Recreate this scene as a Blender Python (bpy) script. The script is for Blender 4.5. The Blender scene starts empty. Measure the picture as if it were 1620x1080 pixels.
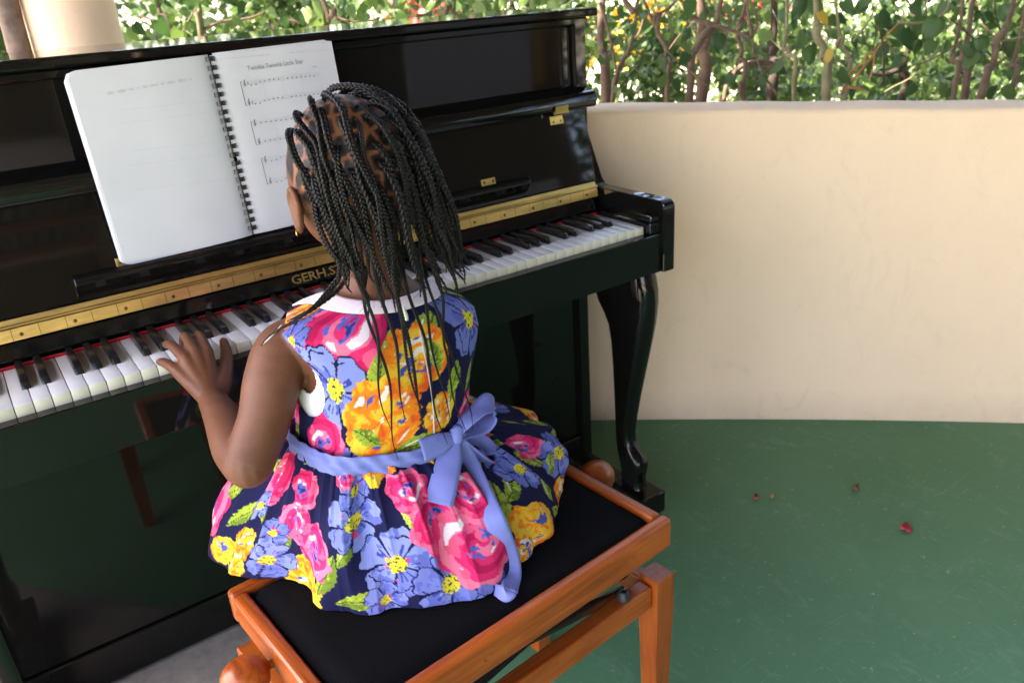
import bpy, bmesh, math, random
import numpy as np
from mathutils import Vector, Matrix
from mathutils.bvhtree import BVHTree

random.seed(7); RNG = np.random.default_rng(7)
SC = bpy.context.scene
COL = SC.collection

# ------------------------------------------------------------------ camera
CAM = np.array([-0.5436, -1.1935, 1.2081])
PITCH, YAW, ROLL, FPX = 0.4150, 0.5912, -0.0689, 1268.4      # focal length in pixels of a 1620 px wide frame
_cy, _sy, _cp, _sp = math.cos(YAW), math.sin(YAW), math.cos(PITCH), math.sin(PITCH)
_f = np.array([_sy*_cp, _cy*_cp, -_sp]); _r = np.array([_cy, -_sy, 0.0]); _u = np.cross(_r, _f)
_c, _s = math.cos(ROLL), math.sin(ROLL)
CR, CU, CF = _c*_r + _s*_u, -_s*_r + _c*_u, _f
def ray(u, v):
    return CF + CR*(u-810)/FPX - CU*(v-540)/FPX
def at(u, v, ax, val):
    """a point of the place seen at pixel (u, v), on the plane ax = val"""
    d = ray(u, v); i = 'xyz'.index(ax); return CAM + (val-CAM[i])/d[i]*d
def deep(u, v, dist):
    return CAM + ray(u, v)*dist
cam = bpy.data.cameras.new('camera'); camo = bpy.data.objects.new('camera', cam); COL.objects.link(camo)
cam.sensor_width = 23.5; cam.lens = FPX/1620*23.5
cam.clip_start = 0.02; cam.clip_end = 600
camo.matrix_world = Matrix(((CR[0], CU[0], -CF[0], CAM[0]), (CR[1], CU[1], -CF[1], CAM[1]), (CR[2], CU[2], -CF[2], CAM[2]), (0, 0, 0, 1)))
cam.dof.use_dof = True; cam.dof.focus_distance = 1.08; cam.dof.aperture_fstop = 4.5
SC.camera = camo

# ------------------------------------------------------------------ light
SUN_EL, SUN_AZ = math.radians(58), math.radians(-62)       # azimuth from +Y towards +X
W = bpy.data.worlds.new('World'); SC.world = W; W.use_nodes = True
nt = W.node_tree; nt.nodes.clear()
sky = nt.nodes.new('ShaderNodeTexSky'); sky.sky_type = 'NISHITA'; sky.sun_disc = False
sky.sun_elevation = SUN_EL; sky.sun_rotation = SUN_AZ
sky.dust_density = 2.5; sky.air_density = 0.8; sky.ozone_density = 0.6
bg = nt.nodes.new('ShaderNodeBackground'); bg.inputs[1].default_value = 0.15
wo = nt.nodes.new('ShaderNodeOutputWorld')
nt.links.new(sky.outputs[0], bg.inputs[0]); nt.links.new(bg.outputs[0], wo.inputs[0])
sl = bpy.data.lights.new('sun', 'SUN'); sl.energy = 3.6; sl.angle = math.radians(0.5); sl.color = (1.0, 0.95, 0.86)
so = bpy.data.objects.new('sun', sl); COL.objects.link(so)
sd = Vector((math.sin(SUN_AZ)*math.cos(SUN_EL), math.cos(SUN_AZ)*math.cos(SUN_EL), math.sin(SUN_EL)))
so.rotation_euler = sd.to_track_quat('Z', 'Y').to_euler(); so.location = (0, 0, 8)
SC.view_settings.view_transform = 'Standard'; SC.view_settings.look = 'None'
SC.view_settings.exposure = 3.42; SC.view_settings.gamma = 1.0
SC.view_settings.use_white_balance = True; SC.view_settings.white_balance_temperature = 7300; SC.view_settings.white_balance_tint = 14
SC.cycles.use_denoising = True
SC.cycles.max_bounces = 8; SC.cycles.diffuse_bounces = 5; SC.cycles.glossy_bounces = 4
SC.cycles.sample_clamp_indirect = 6.0
SC.cycles.caustics_reflective = False; SC.cycles.caustics_refractive = False

# ------------------------------------------------------------------ helpers
def lin(r, g, b):
    def f(c):
        c /= 255.0
        return c/12.92 if c <= 0.04045 else ((c+0.055)/1.055)**2.4
    return (f(r), f(g), f(b))
class N:
    """small node builder for one material"""
    def __init__(s, name):
        s.m = bpy.data.materials.new(name); s.m.use_nodes = True
        s.t = s.m.node_tree; s.t.nodes.clear()
        s.out = s.t.nodes.new('ShaderNodeOutputMaterial'); s.b = s.t.nodes.new('ShaderNodeBsdfPrincipled')
        s.t.links.new(s.b.outputs[0], s.out.inputs[0])
    def n(s, kind, **kw):
        x = s.t.nodes.new('ShaderNode'+kind)
        for k, v in kw.items():
            if k in x.inputs: x.inputs[k].default_value = v
            else: setattr(x, k, v)
        return x
    def l(s, a, b): s.t.links.new(a, b)
    def set(s, **kw):
        for k, v in kw.items():
            k = k.replace('_', ' ')
            s.b.inputs[k].default_value = (*v, 1) if isinstance(v, tuple) and len(v) == 3 else v
        return s
    def coord(s, scale=(1, 1, 1), obj=True):
        tc = s.n('TexCoord'); mp = s.n('Mapping'); mp.inputs['Scale'].default_value = scale
        s.l(tc.outputs['Object' if obj else 'UV'], mp.inputs[0]); return mp.outputs[0]
    def noise(s, vec, scale, detail=5, rough=0.55, dist=0.0):
        x = s.n('TexNoise'); x.inputs['Scale'].default_value = scale; x.inputs['Detail'].default_value = detail
        x.inputs['Roughness'].default_value = rough; x.inputs['Distortion'].default_value = dist
        if vec is not None: s.l(vec, x.inputs['Vector'])
        return x.outputs[0]
    def ramp(s, fac, stops):
        r = s.n('ValToRGB'); e = r.color_ramp.elements
        while len(e) < len(stops): e.new(0.5)
        for el, (p, c) in zip(e, stops):
            el.position = p; el.color = (*c, 1) if len(c) == 3 else c
        s.l(fac, r.inputs[0]); return r.outputs[0]
    def mix(s, fac, a, b, mode='MIX'):
        x = s.n('Mix', data_type='RGBA', blend_type=mode)
        for sock, v in ((x.inputs[0], fac), (x.inputs[6], a), (x.inputs[7], b)):
            if hasattr(v, 'is_linked'): s.l(v, sock)
            else: sock.default_value = (*v, 1) if isinstance(v, tuple) else v
        return x.outputs[2]
    def bump(s, h, strength=0.3, dist=0.01):
        x = s.n('Bump'); x.inputs['Strength'].default_value = strength; x.inputs['Distance'].default_value = dist
        s.l(h, x.inputs['Height']); s.l(x.outputs[0], s.b.inputs['Normal']); return x
    def base(s, c): s.l(c, s.b.inputs['Base Color']); return s
    def rough(s, c): s.l(c, s.b.inputs['Roughness']); return s

WM = {}
def wmat(o):
    return WM.get(o.name, Matrix.Identity(4))
def tag(o, label=None, cat=None, group=None, kind=None):
    if label: o['label'] = label
    if cat: o['category'] = cat
    if group: o['group'] = group
    if kind: o['kind'] = kind
    return o
def link(o, parent=None, M=None):
    COL.objects.link(o)
    M = M or Matrix.Identity(4)
    o.matrix_basis = M
    if parent is not None:
        o.parent = parent; o.matrix_parent_inverse = wmat(parent).inverted()
    WM[o.name] = M
    return o
def empty(name, loc, rz=0, parent=None):
    o = bpy.data.objects.new(name, None); o.empty_display_size = 0.05
    return link(o, parent, Matrix.Translation(loc) @ Matrix.Rotation(rz, 4, 'Z'))
def finish(me, mat, smooth=True, angle=32):
    for m in (mat if isinstance(mat, (list, tuple)) else [mat]): me.materials.append(m)
    if smooth:
        me.shade_smooth()
        if angle: me.set_sharp_from_angle(angle=math.radians(angle))
    return me
def mesh(name, V, F, mat, parent=None, smooth=True, angle=32, fm=None, M=None):
    me = bpy.data.meshes.new(name); me.from_pydata([tuple(map(float, v)) for v in V], [], [tuple(map(int, f)) for f in F])
    finish(me, mat, smooth, angle)
    if fm is not None: me.polygons.foreach_set('material_index', np.asarray(fm, np.int32))
    me.update()
    return link(bpy.data.objects.new(name, me), parent, M)
def bm_obj(name, bm, mat, parent=None, smooth=True, angle=32, M=None):
    bmesh.ops.recalc_face_normals(bm, faces=bm.faces[:])
    me = bpy.data.meshes.new(name); bm.to_mesh(me); bm.free(); finish(me, mat, smooth, angle)
    return link(bpy.data.objects.new(name, me), parent, M)
def bm_box(bm, x0, x1, y0, y1, z0, z1, bev=0.0, seg=2):
    r = bmesh.ops.create_cube(bm, size=1.0); vs = r['verts']
    for v in vs:
        v.co = Vector((x0+(v.co.x+.5)*(x1-x0), y0+(v.co.y+.5)*(y1-y0), z0+(v.co.z+.5)*(z1-z0)))
    if bev > 0:
        es = list({e for v in vs for e in v.link_edges})
        bmesh.ops.bevel(bm, geom=es, offset=bev, segments=seg, profile=0.5, affect='EDGES')
    return bm
def box(name, x0, x1, y0, y1, z0, z1, mat, parent=None, bev=0.002, seg=2, M=None):
    return bm_obj(name, bm_box(bmesh.new(), x0, x1, y0, y1, z0, z1, bev, seg), mat, parent, angle=14, M=M)
def prism(name, prof, x0, x1, mat, parent=None, bev=0.0015, axis='x', M=None):
    """closed outline (y, z) pulled along x"""
    bm = bmesh.new(); n = len(prof)
    f = (lambda x, p: (x, p[0], p[1])) if axis == 'x' else (lambda x, p: (p[0], x, p[1]))
    a = [bm.verts.new(f(x0, p)) for p in prof]; b = [bm.verts.new(f(x1, p)) for p in prof]
    bm.faces.new(a); bm.faces.new(b[::-1])
    for i in range(n): bm.faces.new((a[i], b[i], b[(i+1) % n], a[(i+1) % n]))
    bmesh.ops.recalc_face_normals(bm, faces=bm.faces[:])
    if bev > 0:
        es = [e for e in bm.edges if len(e.link_faces) == 2 and e.calc_face_angle(0) > 0.6]
        bmesh.ops.bevel(bm, geom=es, offset=bev, segments=2, profile=0.5, affect='EDGES')
    return bm_obj(name, bm, mat, parent, angle=17, M=M)
def frames(P):
    P = np.asarray(P, float); T = np.gradient(P, axis=0); T /= np.linalg.norm(T, axis=1)[:, None]+1e-12
    up = np.array([0, 0, 1.]) if abs(T[0][2]) < .9 else np.array([1., 0, 0])
    A = np.zeros_like(P); a = np.cross(up, T[0]); a /= np.linalg.norm(a)
    for i in range(len(P)):
        a = a - T[i]*(a@T[i]); a /= np.linalg.norm(a)+1e-12; A[i] = a
    return T, A, np.cross(T, A)
def tube_geo(P, R, n=8, cap=True, R2=None, up=None):
    P = np.asarray(P, float); R = np.broadcast_to(np.asarray(R, float), (len(P),)); R2 = R if R2 is None else np.broadcast_to(np.asarray(R2, float), (len(P),))
    T, A, B = frames(P)
    if up is not None:
        up = np.asarray(up, float); B = up-T*(T@up)[:, None]; B /= np.linalg.norm(B, axis=1)[:, None]; A = np.cross(B, T)
    th = np.arange(n)*2*np.pi/n
    V = (P[:, None, :]+(np.cos(th)[None, :, None]*A[:, None, :]*R[:, None, None]+np.sin(th)[None, :, None]*B[:, None, :]*R2[:, None, None])).reshape(-1, 3)
    F = [(i*n+j, i*n+(j+1) % n, (i+1)*n+(j+1) % n, (i+1)*n+j) for i in range(len(P)-1) for j in range(n)]
    if cap: F += [tuple(range(n))[::-1], tuple((len(P)-1)*n+j for j in range(n))]
    return V, F
def merge(parts):
    V, F, o = [], [], 0
    for v, f in parts:
        V.append(np.asarray(v)); F += [tuple(i+o for i in q) for q in f]; o += len(v)
    return np.concatenate(V), F
def smooth_path(P, k):
    """Catmull-Rom through the points, k samples per span"""
    P = np.asarray(P, float); Q = np.vstack([2*P[0]-P[1], P, 2*P[-1]-P[-2]]); out = []
    for i in range(1, len(Q)-2):
        t = np.linspace(0, 1, k, endpoint=False)[:, None]
        a, b, c, d = Q[i-1], Q[i], Q[i+1], Q[i+2]
        out.append(.5*((2*b)+(-a+c)*t+(2*a-5*b+4*c-d)*t*t+(-a+3*b-3*c+d)*t**3))
    return np.vstack(out+[P[-1:]])
def loft_geo(rings, cap=True):
    R = np.asarray(rings, float); m, n = R.shape[:2]; V = R.reshape(-1, 3)
    F = [(i*n+j, i*n+(j+1) % n, (i+1)*n+(j+1) % n, (i+1)*n+j) for i in range(m-1) for j in range(n)]
    if cap: F += [tuple(range(n))[::-1], tuple((m-1)*n+j for j in range(n))]
    return V, F
def sphere_geo(c, r, nu=16, nv=10, R=None):
    r = np.broadcast_to(np.asarray(r, float), (3,)); V = []; 
    for i in range(nv+1):
        ph = math.pi*i/nv
        for j in range(nu):
            t = 2*math.pi*j/nu; V.append((math.sin(ph)*math.cos(t)*r[0], math.sin(ph)*math.sin(t)*r[1], math.cos(ph)*r[2]))
    V = np.array(V)
    if R is not None: V = V@np.array(R).T
    F = [(i*nu+j, (i+1)*nu+j, (i+1)*nu+(j+1) % nu, i*nu+(j+1) % nu) for i in range(nv) for j in range(nu)]
    return V+np.asarray(c), F
def hash2(ix, iy, s=0):
    h = np.sin(ix*127.1+iy*311.7+s*74.7)*43758.5453
    return h-np.floor(h)
def vnoise(x, y, s=0):
    ix, iy = np.floor(x), np.floor(y); fx, fy = x-ix, y-iy; fx = fx*fx*(3-2*fx); fy = fy*fy*(3-2*fy)
    a = hash2(ix, iy, s); b = hash2(ix+1, iy, s); c = hash2(ix, iy+1, s); d = hash2(ix+1, iy+1, s)
    return (a*(1-fx)+b*fx)*(1-fy)+(c*(1-fx)+d*fx)*fy
def fbm(x, y, s=0):
    return vnoise(x, y, s)*.55+vnoise(x*2.1+7, y*2.1+3, s)*.3+vnoise(x*4.3, y*4.3, s+5)*.15

# ------------------------------------------------------------------ materials
def m_lacquer(name, col=(0.006, 0.0055, 0.005), rough=0.035, bump=0.004):
    k = N(name).set(Base_Color=col, Roughness=rough); k.b.inputs['Specular IOR Level'].default_value = 0.42
    v = k.coord(); h = k.noise(v, 9, 3); k.bump(h, bump, 0.004)
    r = k.n('MapRange'); r.inputs[3].default_value = rough*.7; r.inputs[4].default_value = rough*1.8
    k.l(k.noise(v, 22, 6), r.inputs[0]); k.rough(r.outputs[0]); return k.m
LAC = m_lacquer('black_lacquer')
LACD = m_lacquer('black_lacquer_satin', (0.008, 0.0075, 0.007), 0.22, 0.03)
def m_brass(name='brass', rough=0.26, col=(0.66, 0.43, 0.13)):
    k = N(name).set(Base_Color=col, Metallic=1.0, Roughness=rough)
    v = k.coord((1, 6, 6)); c = k.ramp(k.noise(v, 14, 6), [(.3, tuple(x*.72 for x in col)), (.7, tuple(min(1, x*1.12) for x in col))]); k.base(c)
    return k.m
BRASS = m_brass('brass', .36, (.90, .62, .22)); GILT = m_brass('gilt_lettering', .4, (.85, .58, .22))
def m_wood(name, a, b, c, rough=0.28, sc=(3, 40, 40)):
    k = N(name).set(Roughness=rough); v = k.coord(sc)
    n1 = k.noise(v, 2.2, 8, .6, .8); n2 = k.noise(k.coord(), 6, 4)
    col = k.ramp(n1, [(.25, a), (.5, b), (.8, c)])
    col = k.mix(k.ramp(n2, [(.35, (0, 0, 0)), (.75, (.5, .5, .5))]), col, a)
    vo = k.n('TexVoronoi'); vo.inputs['Scale'].default_value = 9; k.l(k.coord((1, 1.6, 1.6)), vo.inputs[0])
    col = k.mix(k.ramp(vo.outputs[0], [(0, (.75, .75, .75)), (.09, (0, 0, 0))]), col, tuple(x*.3 for x in a))
    k.base(col); k.bump(n1, .10, .002); return k.m
WOODX = m_wood('orange_wood_long', (.15, .024, .005), (.38, .080, .012), (.50, .135, .026))
WOODY = m_wood('orange_wood_cross', (.15, .024, .005), (.38, .080, .012), (.50, .135, .026), sc=(40, 3, 40))
WOODZ = m_wood('orange_wood_up', (.15, .024, .005), (.37, .078, .012), (.48, .125, .024), sc=(40, 40, 3))
def m_plain(name, col, rough=.5, bump=0, scale=60, var=.12, metallic=0.0):
    k = N(name).set(Base_Color=col, Roughness=rough, Metallic=metallic)
    v = k.coord(); n = k.noise(v, scale, 5)
    k.base(k.ramp(n, [(.3, tuple(x*(1-var) for x in col)), (.7, tuple(min(1, x*(1+var)) for x in col))]))
    if bump: k.bump(n, bump, .002)
    return k.m
IVORY = m_plain('white_key_top', (.66, .66, .675), .16, 0, 30, .02)
IVORYF = m_plain('white_key_front', (.63, .60, .48), .3, 0, 30, .05)
EBONY = m_plain('black_key', (.012, .012, .013), .2, .05, 90, .2)
FELT = m_plain('red_felt', (.50, .012, .02), .95, .3, 300)
STEEL = m_plain('black_steel', (.012, .012, .013), .25)
RUB = m_plain('black_rubber', (.02, .02, .022), .5)

# ------------------------------------------------------------------ the piano
piano = tag(empty('upright_piano', (0, .30, 0)), 'glossy black upright piano with open fallboard against the garden wall', 'piano')
ZK = 0.730; KP = 0.0235; XS = 0.642; XO = 0.673
def arc(cy, cz, r, a0, a1, n=6):
    return [(cy+r*math.cos(math.radians(a0+(a1-a0)*i/n)), cz+r*math.sin(math.radians(a0+(a1-a0)*i/n))) for i in range(n+1)]
side = [(.58, .002), (.58, 1.138), (.247, 1.138), (.247, .90), (.240, .882), (.208, .815), (.200, .797), (.190, .787), (.178, .7825)] + arc(-.012, .7645, .018, 90, 180) + [(-.030, .628), (.262, .628), (.262, .002)]
XL, XLO = -.715, -.747                    # the bass end of the case stands wider
prism('side_panel', side, XL, XLO, LAC, piano, .0025); prism('side_panel', side, XS, XO, LAC, piano, .0025)
box('back_panel', XL, XS, .55, .575, .02, 1.13, LACD, piano, .001)
lid = box('lid', -.772, .702, .236, .60, 1.139, 1.157, LAC, piano, .005, 3)
box('moulding', -.754, .684, .252, .29, 1.124, 1.1385, LAC, lid, .003)
up = box('upper_panel', XL+.012, XS-.012, .268, .29, .78, 1.1235, LAC, piano, .001)
for xs_ in (XL+.014, XS-.014): box('stile', xs_-.012, xs_+.012, .262, .292, .80, 1.1235, LAC, up, .003)
box('lower_panel', XL, XS, .276, .296, .094, .640, LAC, piano, .001)
box('lower_rail', XL, XS, .270, .30, .003, .090, LAC, piano, .003)
box('key_bed', XL, XS, .004, .272, .632, .668, LACD, piano, .001)
box('key_slip', XL, XS, -.021, .0035, .628, .7135, LAC, piano, .002)
for s in (-1, 1):
    kb = box('key_block', (.6135 if s > 0 else XL+.0015), (.6405 if s > 0 else -.6135), -.018, .150, .7145, .7385, LAC, piano, .003)
    box('block_front', (.6145 if s > 0 else XL+.0025), (.6395 if s > 0 else -.6145), -.019, .030, .7395, .753, LAC, kb, .004)
# keys
def white_mesh():
    bm = bmesh.new(); w = KP-.0011
    bm_box(bm, -w/2, w/2, 0.0, .150, ZK-.026, ZK, .0009, 2)
    bmesh.ops.recalc_face_normals(bm, faces=bm.faces[:])
    me = bpy.data.meshes.new('white_key'); bm.to_mesh(me); bm.free(); finish(me, [IVORY, IVORYF])
    for p in me.polygons:
        if p.normal.y < -.7: p.material_index = 1
    return me
def black_mesh():
    V = []; 
    for y, z, hw in ((.052, ZK-.008, .0062), (.0535, ZK+.004, .0058), (.0575, ZK+.0105, .0050), (.0625, ZK+.0122, .0047), (.149, ZK+.0122, .0047)):
        pass
    prof = [(.0515, ZK-.006), (.0525, ZK+.003), (.0565, ZK+.0100), (.0615, ZK+.0122), (.149, ZK+.0122), (.149, ZK-.006)]
    bm = bmesh.new(); rows = []
    for y, z in prof:
        hw = .0068-.0019*max(0, (z-ZK+.006))/.0182
        rows.append((bm.verts.new((-hw, y, z)), bm.verts.new((hw, y, z))))
    for i in range(len(rows)-1): bm.faces.new((rows[i][0], rows[i][1], rows[i+1][1], rows[i+1][0]))
    bm.faces.new([r[0] for r in rows][::-1]); bm.faces.new([r[1] for r in rows])
    bmesh.ops.recalc_face_normals(bm, faces=bm.faces[:])
    es = [e for e in bm.edges if len(e.link_faces) == 2 and e.calc_face_angle(0) > .9]
    bmesh.ops.bevel(bm, geom=es, offset=.0012, segments=2, profile=.5, affect='EDGES')
    me = bpy.data.meshes.new('black_key'); bm.to_mesh(me); bm.free(); return finish(me, EBONY)
wm_, bm_ = white_mesh(), black_mesh()
for i in range(52):
    dz = 0.0
    link(bpy.data.objects.new('white_key', wm_), piano, Matrix.Translation(((i-25.5)*KP, 0, dz)))
for i in range(1, 52):
    k = (i-2) % 7           # key i to the right of the joint: 0 C 1 D 2 E 3 F 4 G 5 A 6 B
    if k in (0, 3): continue
    sh = {1: -.0012, 2: .0012, 4: -.0018, 5: 0, 6: .0018}[k]
    link(bpy.data.objects.new('black_key', bm_), piano, Matrix.Translation(((i-26)*KP+sh, 0, 0)))
box('key_felt', -.6125, .6125, .1512, .156, ZK-.02, ZK+.0035, FELT, piano, .001)
# name board, hinge, fallboard
def slab(name, p0, p1, th, x0, x1, mat, parent, bev=.0015):
    """board whose front face runs from p0 to p1 in (y, z)"""
    d = np.array(p1)-np.array(p0); n = np.array([d[1], -d[0]])/np.linalg.norm(d); n = n if n[0] > 0 else -n
    return prism(name, [tuple(p0), tuple(p1), tuple(p1+n*th), tuple(p0+n*th)], x0, x1, mat, parent, bev)
NB0, NB1 = np.array([.1535, .7405]), np.array([.1660, .7640])
nb = slab('name_board', NB0, NB1, .012, -.6125, .6125, LAC, piano, .0025)
HB0, HB1 = np.array([.1690, .7648]), np.array([.1718, .7838])
hinge = slab('hinge_leaf', HB0, HB1, .002, -.632, .632, BRASS, piano, .0004)
mesh('hinge_pin', *tube_geo([(-.634, .1748, .7862), (.634, .1748, .7862)], .0028, 10), BRASS, piano)
slab('hinge_leaf', np.array([.1762, .7888]), np.array([.1790, .7965]), .0015, -.632, .632, BRASS, piano, .0003)
hd = (HB1-HB0)/np.linalg.norm(HB1-HB0); hn = np.array([-hd[1], hd[0]])
def screw(x, yz, r, parent, mat=BRASS):
    c = np.array([x, yz[0], yz[1]]); n = np.array([0, hn[0], hn[1]]); t = np.array([1., 0, 0]); b = np.cross(n, t)
    rings = [[c+n*h+(t*math.cos(a)+b*math.sin(a))*rr for a in np.arange(10)*2*math.pi/10] for h, rr in ((0, r), (.0006, r*.95), (.0011, r*.6), (.0012, r*.1))]
    return mesh('screw', *loft_geo(rings), mat, parent)
DARKB = m_brass('tarnished_brass', .4, (.20, .12, .04))
for i in range(17): screw(-.60+i*.075, HB0+hd*.0085+hn*.0002, .0031, hinge, DARKB)
for i in range(33):                      # joints of the hinge leaf
    x = -.6125+i*.0376
    V = [(x+dx, *(HB0+hd*t+hn*.0003)) for t in (.001, .019) for dx in (-.0004, .0004)]
    mesh('leaf_joint', V, [(0, 1, 3, 2)], DARKB, hinge)
FB0, FB1 = np.array([.1765, .7890]), np.array([.2165, .968])
fall = slab('fallboard', FB0+np.array([.003, .009]), FB1, .018, -.636, .636, LAC, piano, .002)
prism('fallboard_rail', [(.196, .957), (.190, .972), (.196, .990), (.262, .998), (.266, .962)], -.656, .656, LAC, piano, .003)
fd = (FB1-FB0)/np.linalg.norm(FB1-FB0); fn = np.array([-fd[1], fd[0]])
def onfall(h, out): return FB0+fd*h+fn*out
# music ledge hinged on the fallboard
a, b = onfall(.022, .0005), onfall(.022, .0005)
L0 = onfall(.040, .0006); 
led = prism('music_ledge', [tuple(onfall(.016, .0006)), tuple(onfall(.046, .0006)), tuple(onfall(.050, .024)), tuple(onfall(.047, .030)), tuple(onfall(.036, .030)), tuple(onfall(.020, .012))], -.437, .437, LAC, piano, .002)
mesh('ledge_line', *tube_geo([(-.437, *onfall(.049, .0265)), (.437, *onfall(.049, .0265))], .0012, 8), LAC, led)
for s in (-1, 1):
    x = s*.352
    pl = prism('desk_plate', [tuple(onfall(.050, .001)), tuple(onfall(.0635, .001)), tuple(onfall(.0635, .0028)), tuple(onfall(.050, .0028))], x-.017, x+.017, BRASS, piano, .0004)
    for q in (-.011, .011): screw(x+q, onfall(.057, .0029), .003, pl, DARKB)
for s in (-1, 1):
    x = s*.553
    hg = empty('rail_hinge', (x, .19, .94), 0, piano)
    prism('leaf', [tuple(onfall(.145, .001)), tuple(onfall(.163, .001)), tuple(onfall(.163, .0025)), tuple(onfall(.145, .0025))], x-.017, x+.017, BRASS, hg, .0003)
    mesh('knuckle', *tube_geo([(x-.019, .1915, .9565), (x+.019, .1915, .9565)], .0035, 10), BRASS, hg)
    prism('leaf', [(.1885, .959), (.1865, .971), (.188, .971), (.190, .959)], x-.017, x+.017, BRASS, hg, .0003)
    for q in (-.01, .01): screw(x+q, onfall(.151, .0026), .0025, hg, DARKB)
# gilded maker's name
def text_mesh(name, body, size, mat, parent, M, ext=.0003, sx=1.0, weight=0.0, space=1.0):
    cu = bpy.data.curves.new(name, 'FONT'); cu.body = body; cu.size = size; cu.extrude = ext; cu.align_x = 'CENTER'; cu.align_y = 'CENTER'; cu.offset = weight; cu.space_character = space
    cu.resolution_u = 2
    o = bpy.data.objects.new(name, cu); COL.objects.link(o); bpy.context.view_layer.update()
    me = bpy.data.meshes.new_from_object(o.evaluated_get(bpy.context.evaluated_depsgraph_get())); bpy.data.objects.remove(o); bpy.data.curves.remove(cu)
    co = np.zeros(len(me.vertices)*3); me.vertices.foreach_get('co', co); co = co.reshape(-1, 3); co[:, 0] *= sx; me.vertices.foreach_set('co', co.ravel())
    me.materials.clear(); me.materials.append(mat); me.name = name
    return link(bpy.data.objects.new(name, me), parent, M)
nd = (NB1-NB0)/np.linalg.norm(NB1-NB0); nn = np.array([-nd[1], nd[0]])
pc = NB0+nd*.0128+nn*.0005
TM = Matrix(((1, 0, 0, 0.0), (0, nd[0], nn[0], pc[0]), (0, nd[1], nn[1], pc[1]), (0, 0, 0, 1)))
text_mesh('maker_name', 'GERH.STEINBERG', .0225, GILT, nb, TM, .0002, 1.16, .0003)
# legs
def sring(cx, z, y0, y1, hw, n=20, e=.55):
    out = []
    for j in range(n):
        t = 2*math.pi*j/n; c, s = math.cos(t), math.sin(t)
        out.append((cx+hw*math.copysign(abs(c)**e, c), (y0+y1)/2+(y1-y0)/2*math.copysign(abs(s)**e, s), z))
    return out
legp = [(.6275, -.008, .165, .036), (.61, -.014, .166, .038), (.585, -.019, .164, .039), (.56, -.020, .158, .038), (.53, -.018, .146, .036), (.505, -.014, .126, .035), (.48, -.009, .112, .033), (.44, 0, .104, .031), (.38, .014, .100, .028), (.31, .030, .098, .025), (.25, .042, .097, .0225), (.205, .048, .096, .021), (.18, .047, .095, .021), (.163, .036, .093, .022), (.15, .018, .090, .024), (.140, .008, .087, .0255), (.128, .006, .083, .026), (.11, .009, .078, .025), (.09, .014, .074, .024), (.07, .012, .074, .024), (.062, .008, .076, .0245)]
for s in (-1, 1):
    lg = mesh('leg', *loft_geo([sring(.622 if s > 0 else -.694, z, a, b, h) for z, a, b, h in [(z_, a_, b_, h_*.86) for z_, a_, b_, h_ in legp]]), LAC, piano, angle=60)
    lx = .622 if s > 0 else -.694
    box('foot_block', lx-.038, lx+.038, -.030, .088, .003, .062, LAC, lg, .006, 3)
    box('toe_rail', lx-.032, lx+.032, .0885, .268, .003, .046, LACD, lg, .003)

# ------------------------------------------------------------------ bench
BT = math.radians(4.8); BC = (-.104, -.359); BZ = .470
bench = tag(empty('piano_bench', (BC[0], BC[1], 0), BT), 'orange wooden piano bench with black ribbed cushion under the girl', 'bench')
BM = Matrix.Translation((BC[0], BC[1], 0)) @ Matrix.Rotation(BT, 4, 'Z')
HX, HY = .279, .166
k = N('black_ribbed_fabric').set(Roughness=1.0); k.b.inputs['Specular IOR Level'].default_value = .08
wv = k.n('TexWave', wave_type='BANDS', bands_direction='DIAGONAL'); wv.inputs['Scale'].default_value = 160; wv.inputs['Distortion'].default_value = .4
k.l(k.coord((1, .35, 1)), wv.inputs[0]); k.bump(wv.outputs[1], .35, .0010)
k.base(k.ramp(wv.outputs[1], [(0, (.002, .002, .0026)), (1, (.0062, .0062, .0074))])); CUSH = k.m
bm = bmesh.new(); nx, ny = 30, 18; grid = {}
for i in range(nx+1):
    for j in range(ny+1):
        x = -HX+.021+(2*HX-.042)*i/nx; y = -HY+.021+(2*HY-.042)*j/ny
        e = min(i, nx-i, j, ny-j)
        z = BZ-.004+.006*(1-math.exp(-e*.9)) if e else BZ-.012
        grid[i, j] = bm.verts.new((x, y, z))
for i in range(nx):
    for j in range(ny): bm.faces.new((grid[i, j], grid[i+1, j], grid[i+1, j+1], grid[i, j+1]))
bm_obj('seat_cushion', bm, CUSH, bench, M=BM, angle=60)
box('seat_board', -HX+.024, HX-.024, -HY+.024, HY-.024, BZ-.045, BZ-.02, STEEL, bench, .001, M=BM)
def rail(name, x0, x1, y0, y1, z0, z1, mat, bev=.007): return box(name, x0, x1, y0, y1, z0, z1, mat, bench, bev, 3, M=BM)
rail('seat_rail', -HX, HX, -HY, -HY+.022, BZ-.052, BZ, WOODX); rail('seat_rail', -HX, HX, HY-.022, HY, BZ-.052, BZ, WOODX)
rail('seat_rail', -HX+.0005, -HX+.022, -HY+.0215, HY-.0215, BZ-.0515, BZ-.0005, WOODY); rail('seat_rail', HX-.022, HX-.0005, -HY+.0215, HY-.0215, BZ-.0515, BZ-.0005, WOODY)
LZ = .366
for sx in (-1, 1):
    for sy in (-1, 1):
        cx, cy = sx*(HX-.014), sy*(HY-.019)
        rings = []
        for z, q, ox, oy in ((.004, .014, .004, .004), (.20, .017, .002, .002), (.30, .0195, 0, 0), (LZ-.002, .0195, 0, 0), (LZ, .0178, 0, 0)):
            rings.append([(cx+sx*-ox*0+dx*q, cy+dy*q, z) for dx, dy in ((-1, -1), (1, -1), (1, 1), (-1, 1))])
        bmv, bmf = loft_geo(rings)
        mesh('leg', bmv, bmf, WOODZ, bench, angle=25, M=BM)
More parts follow.
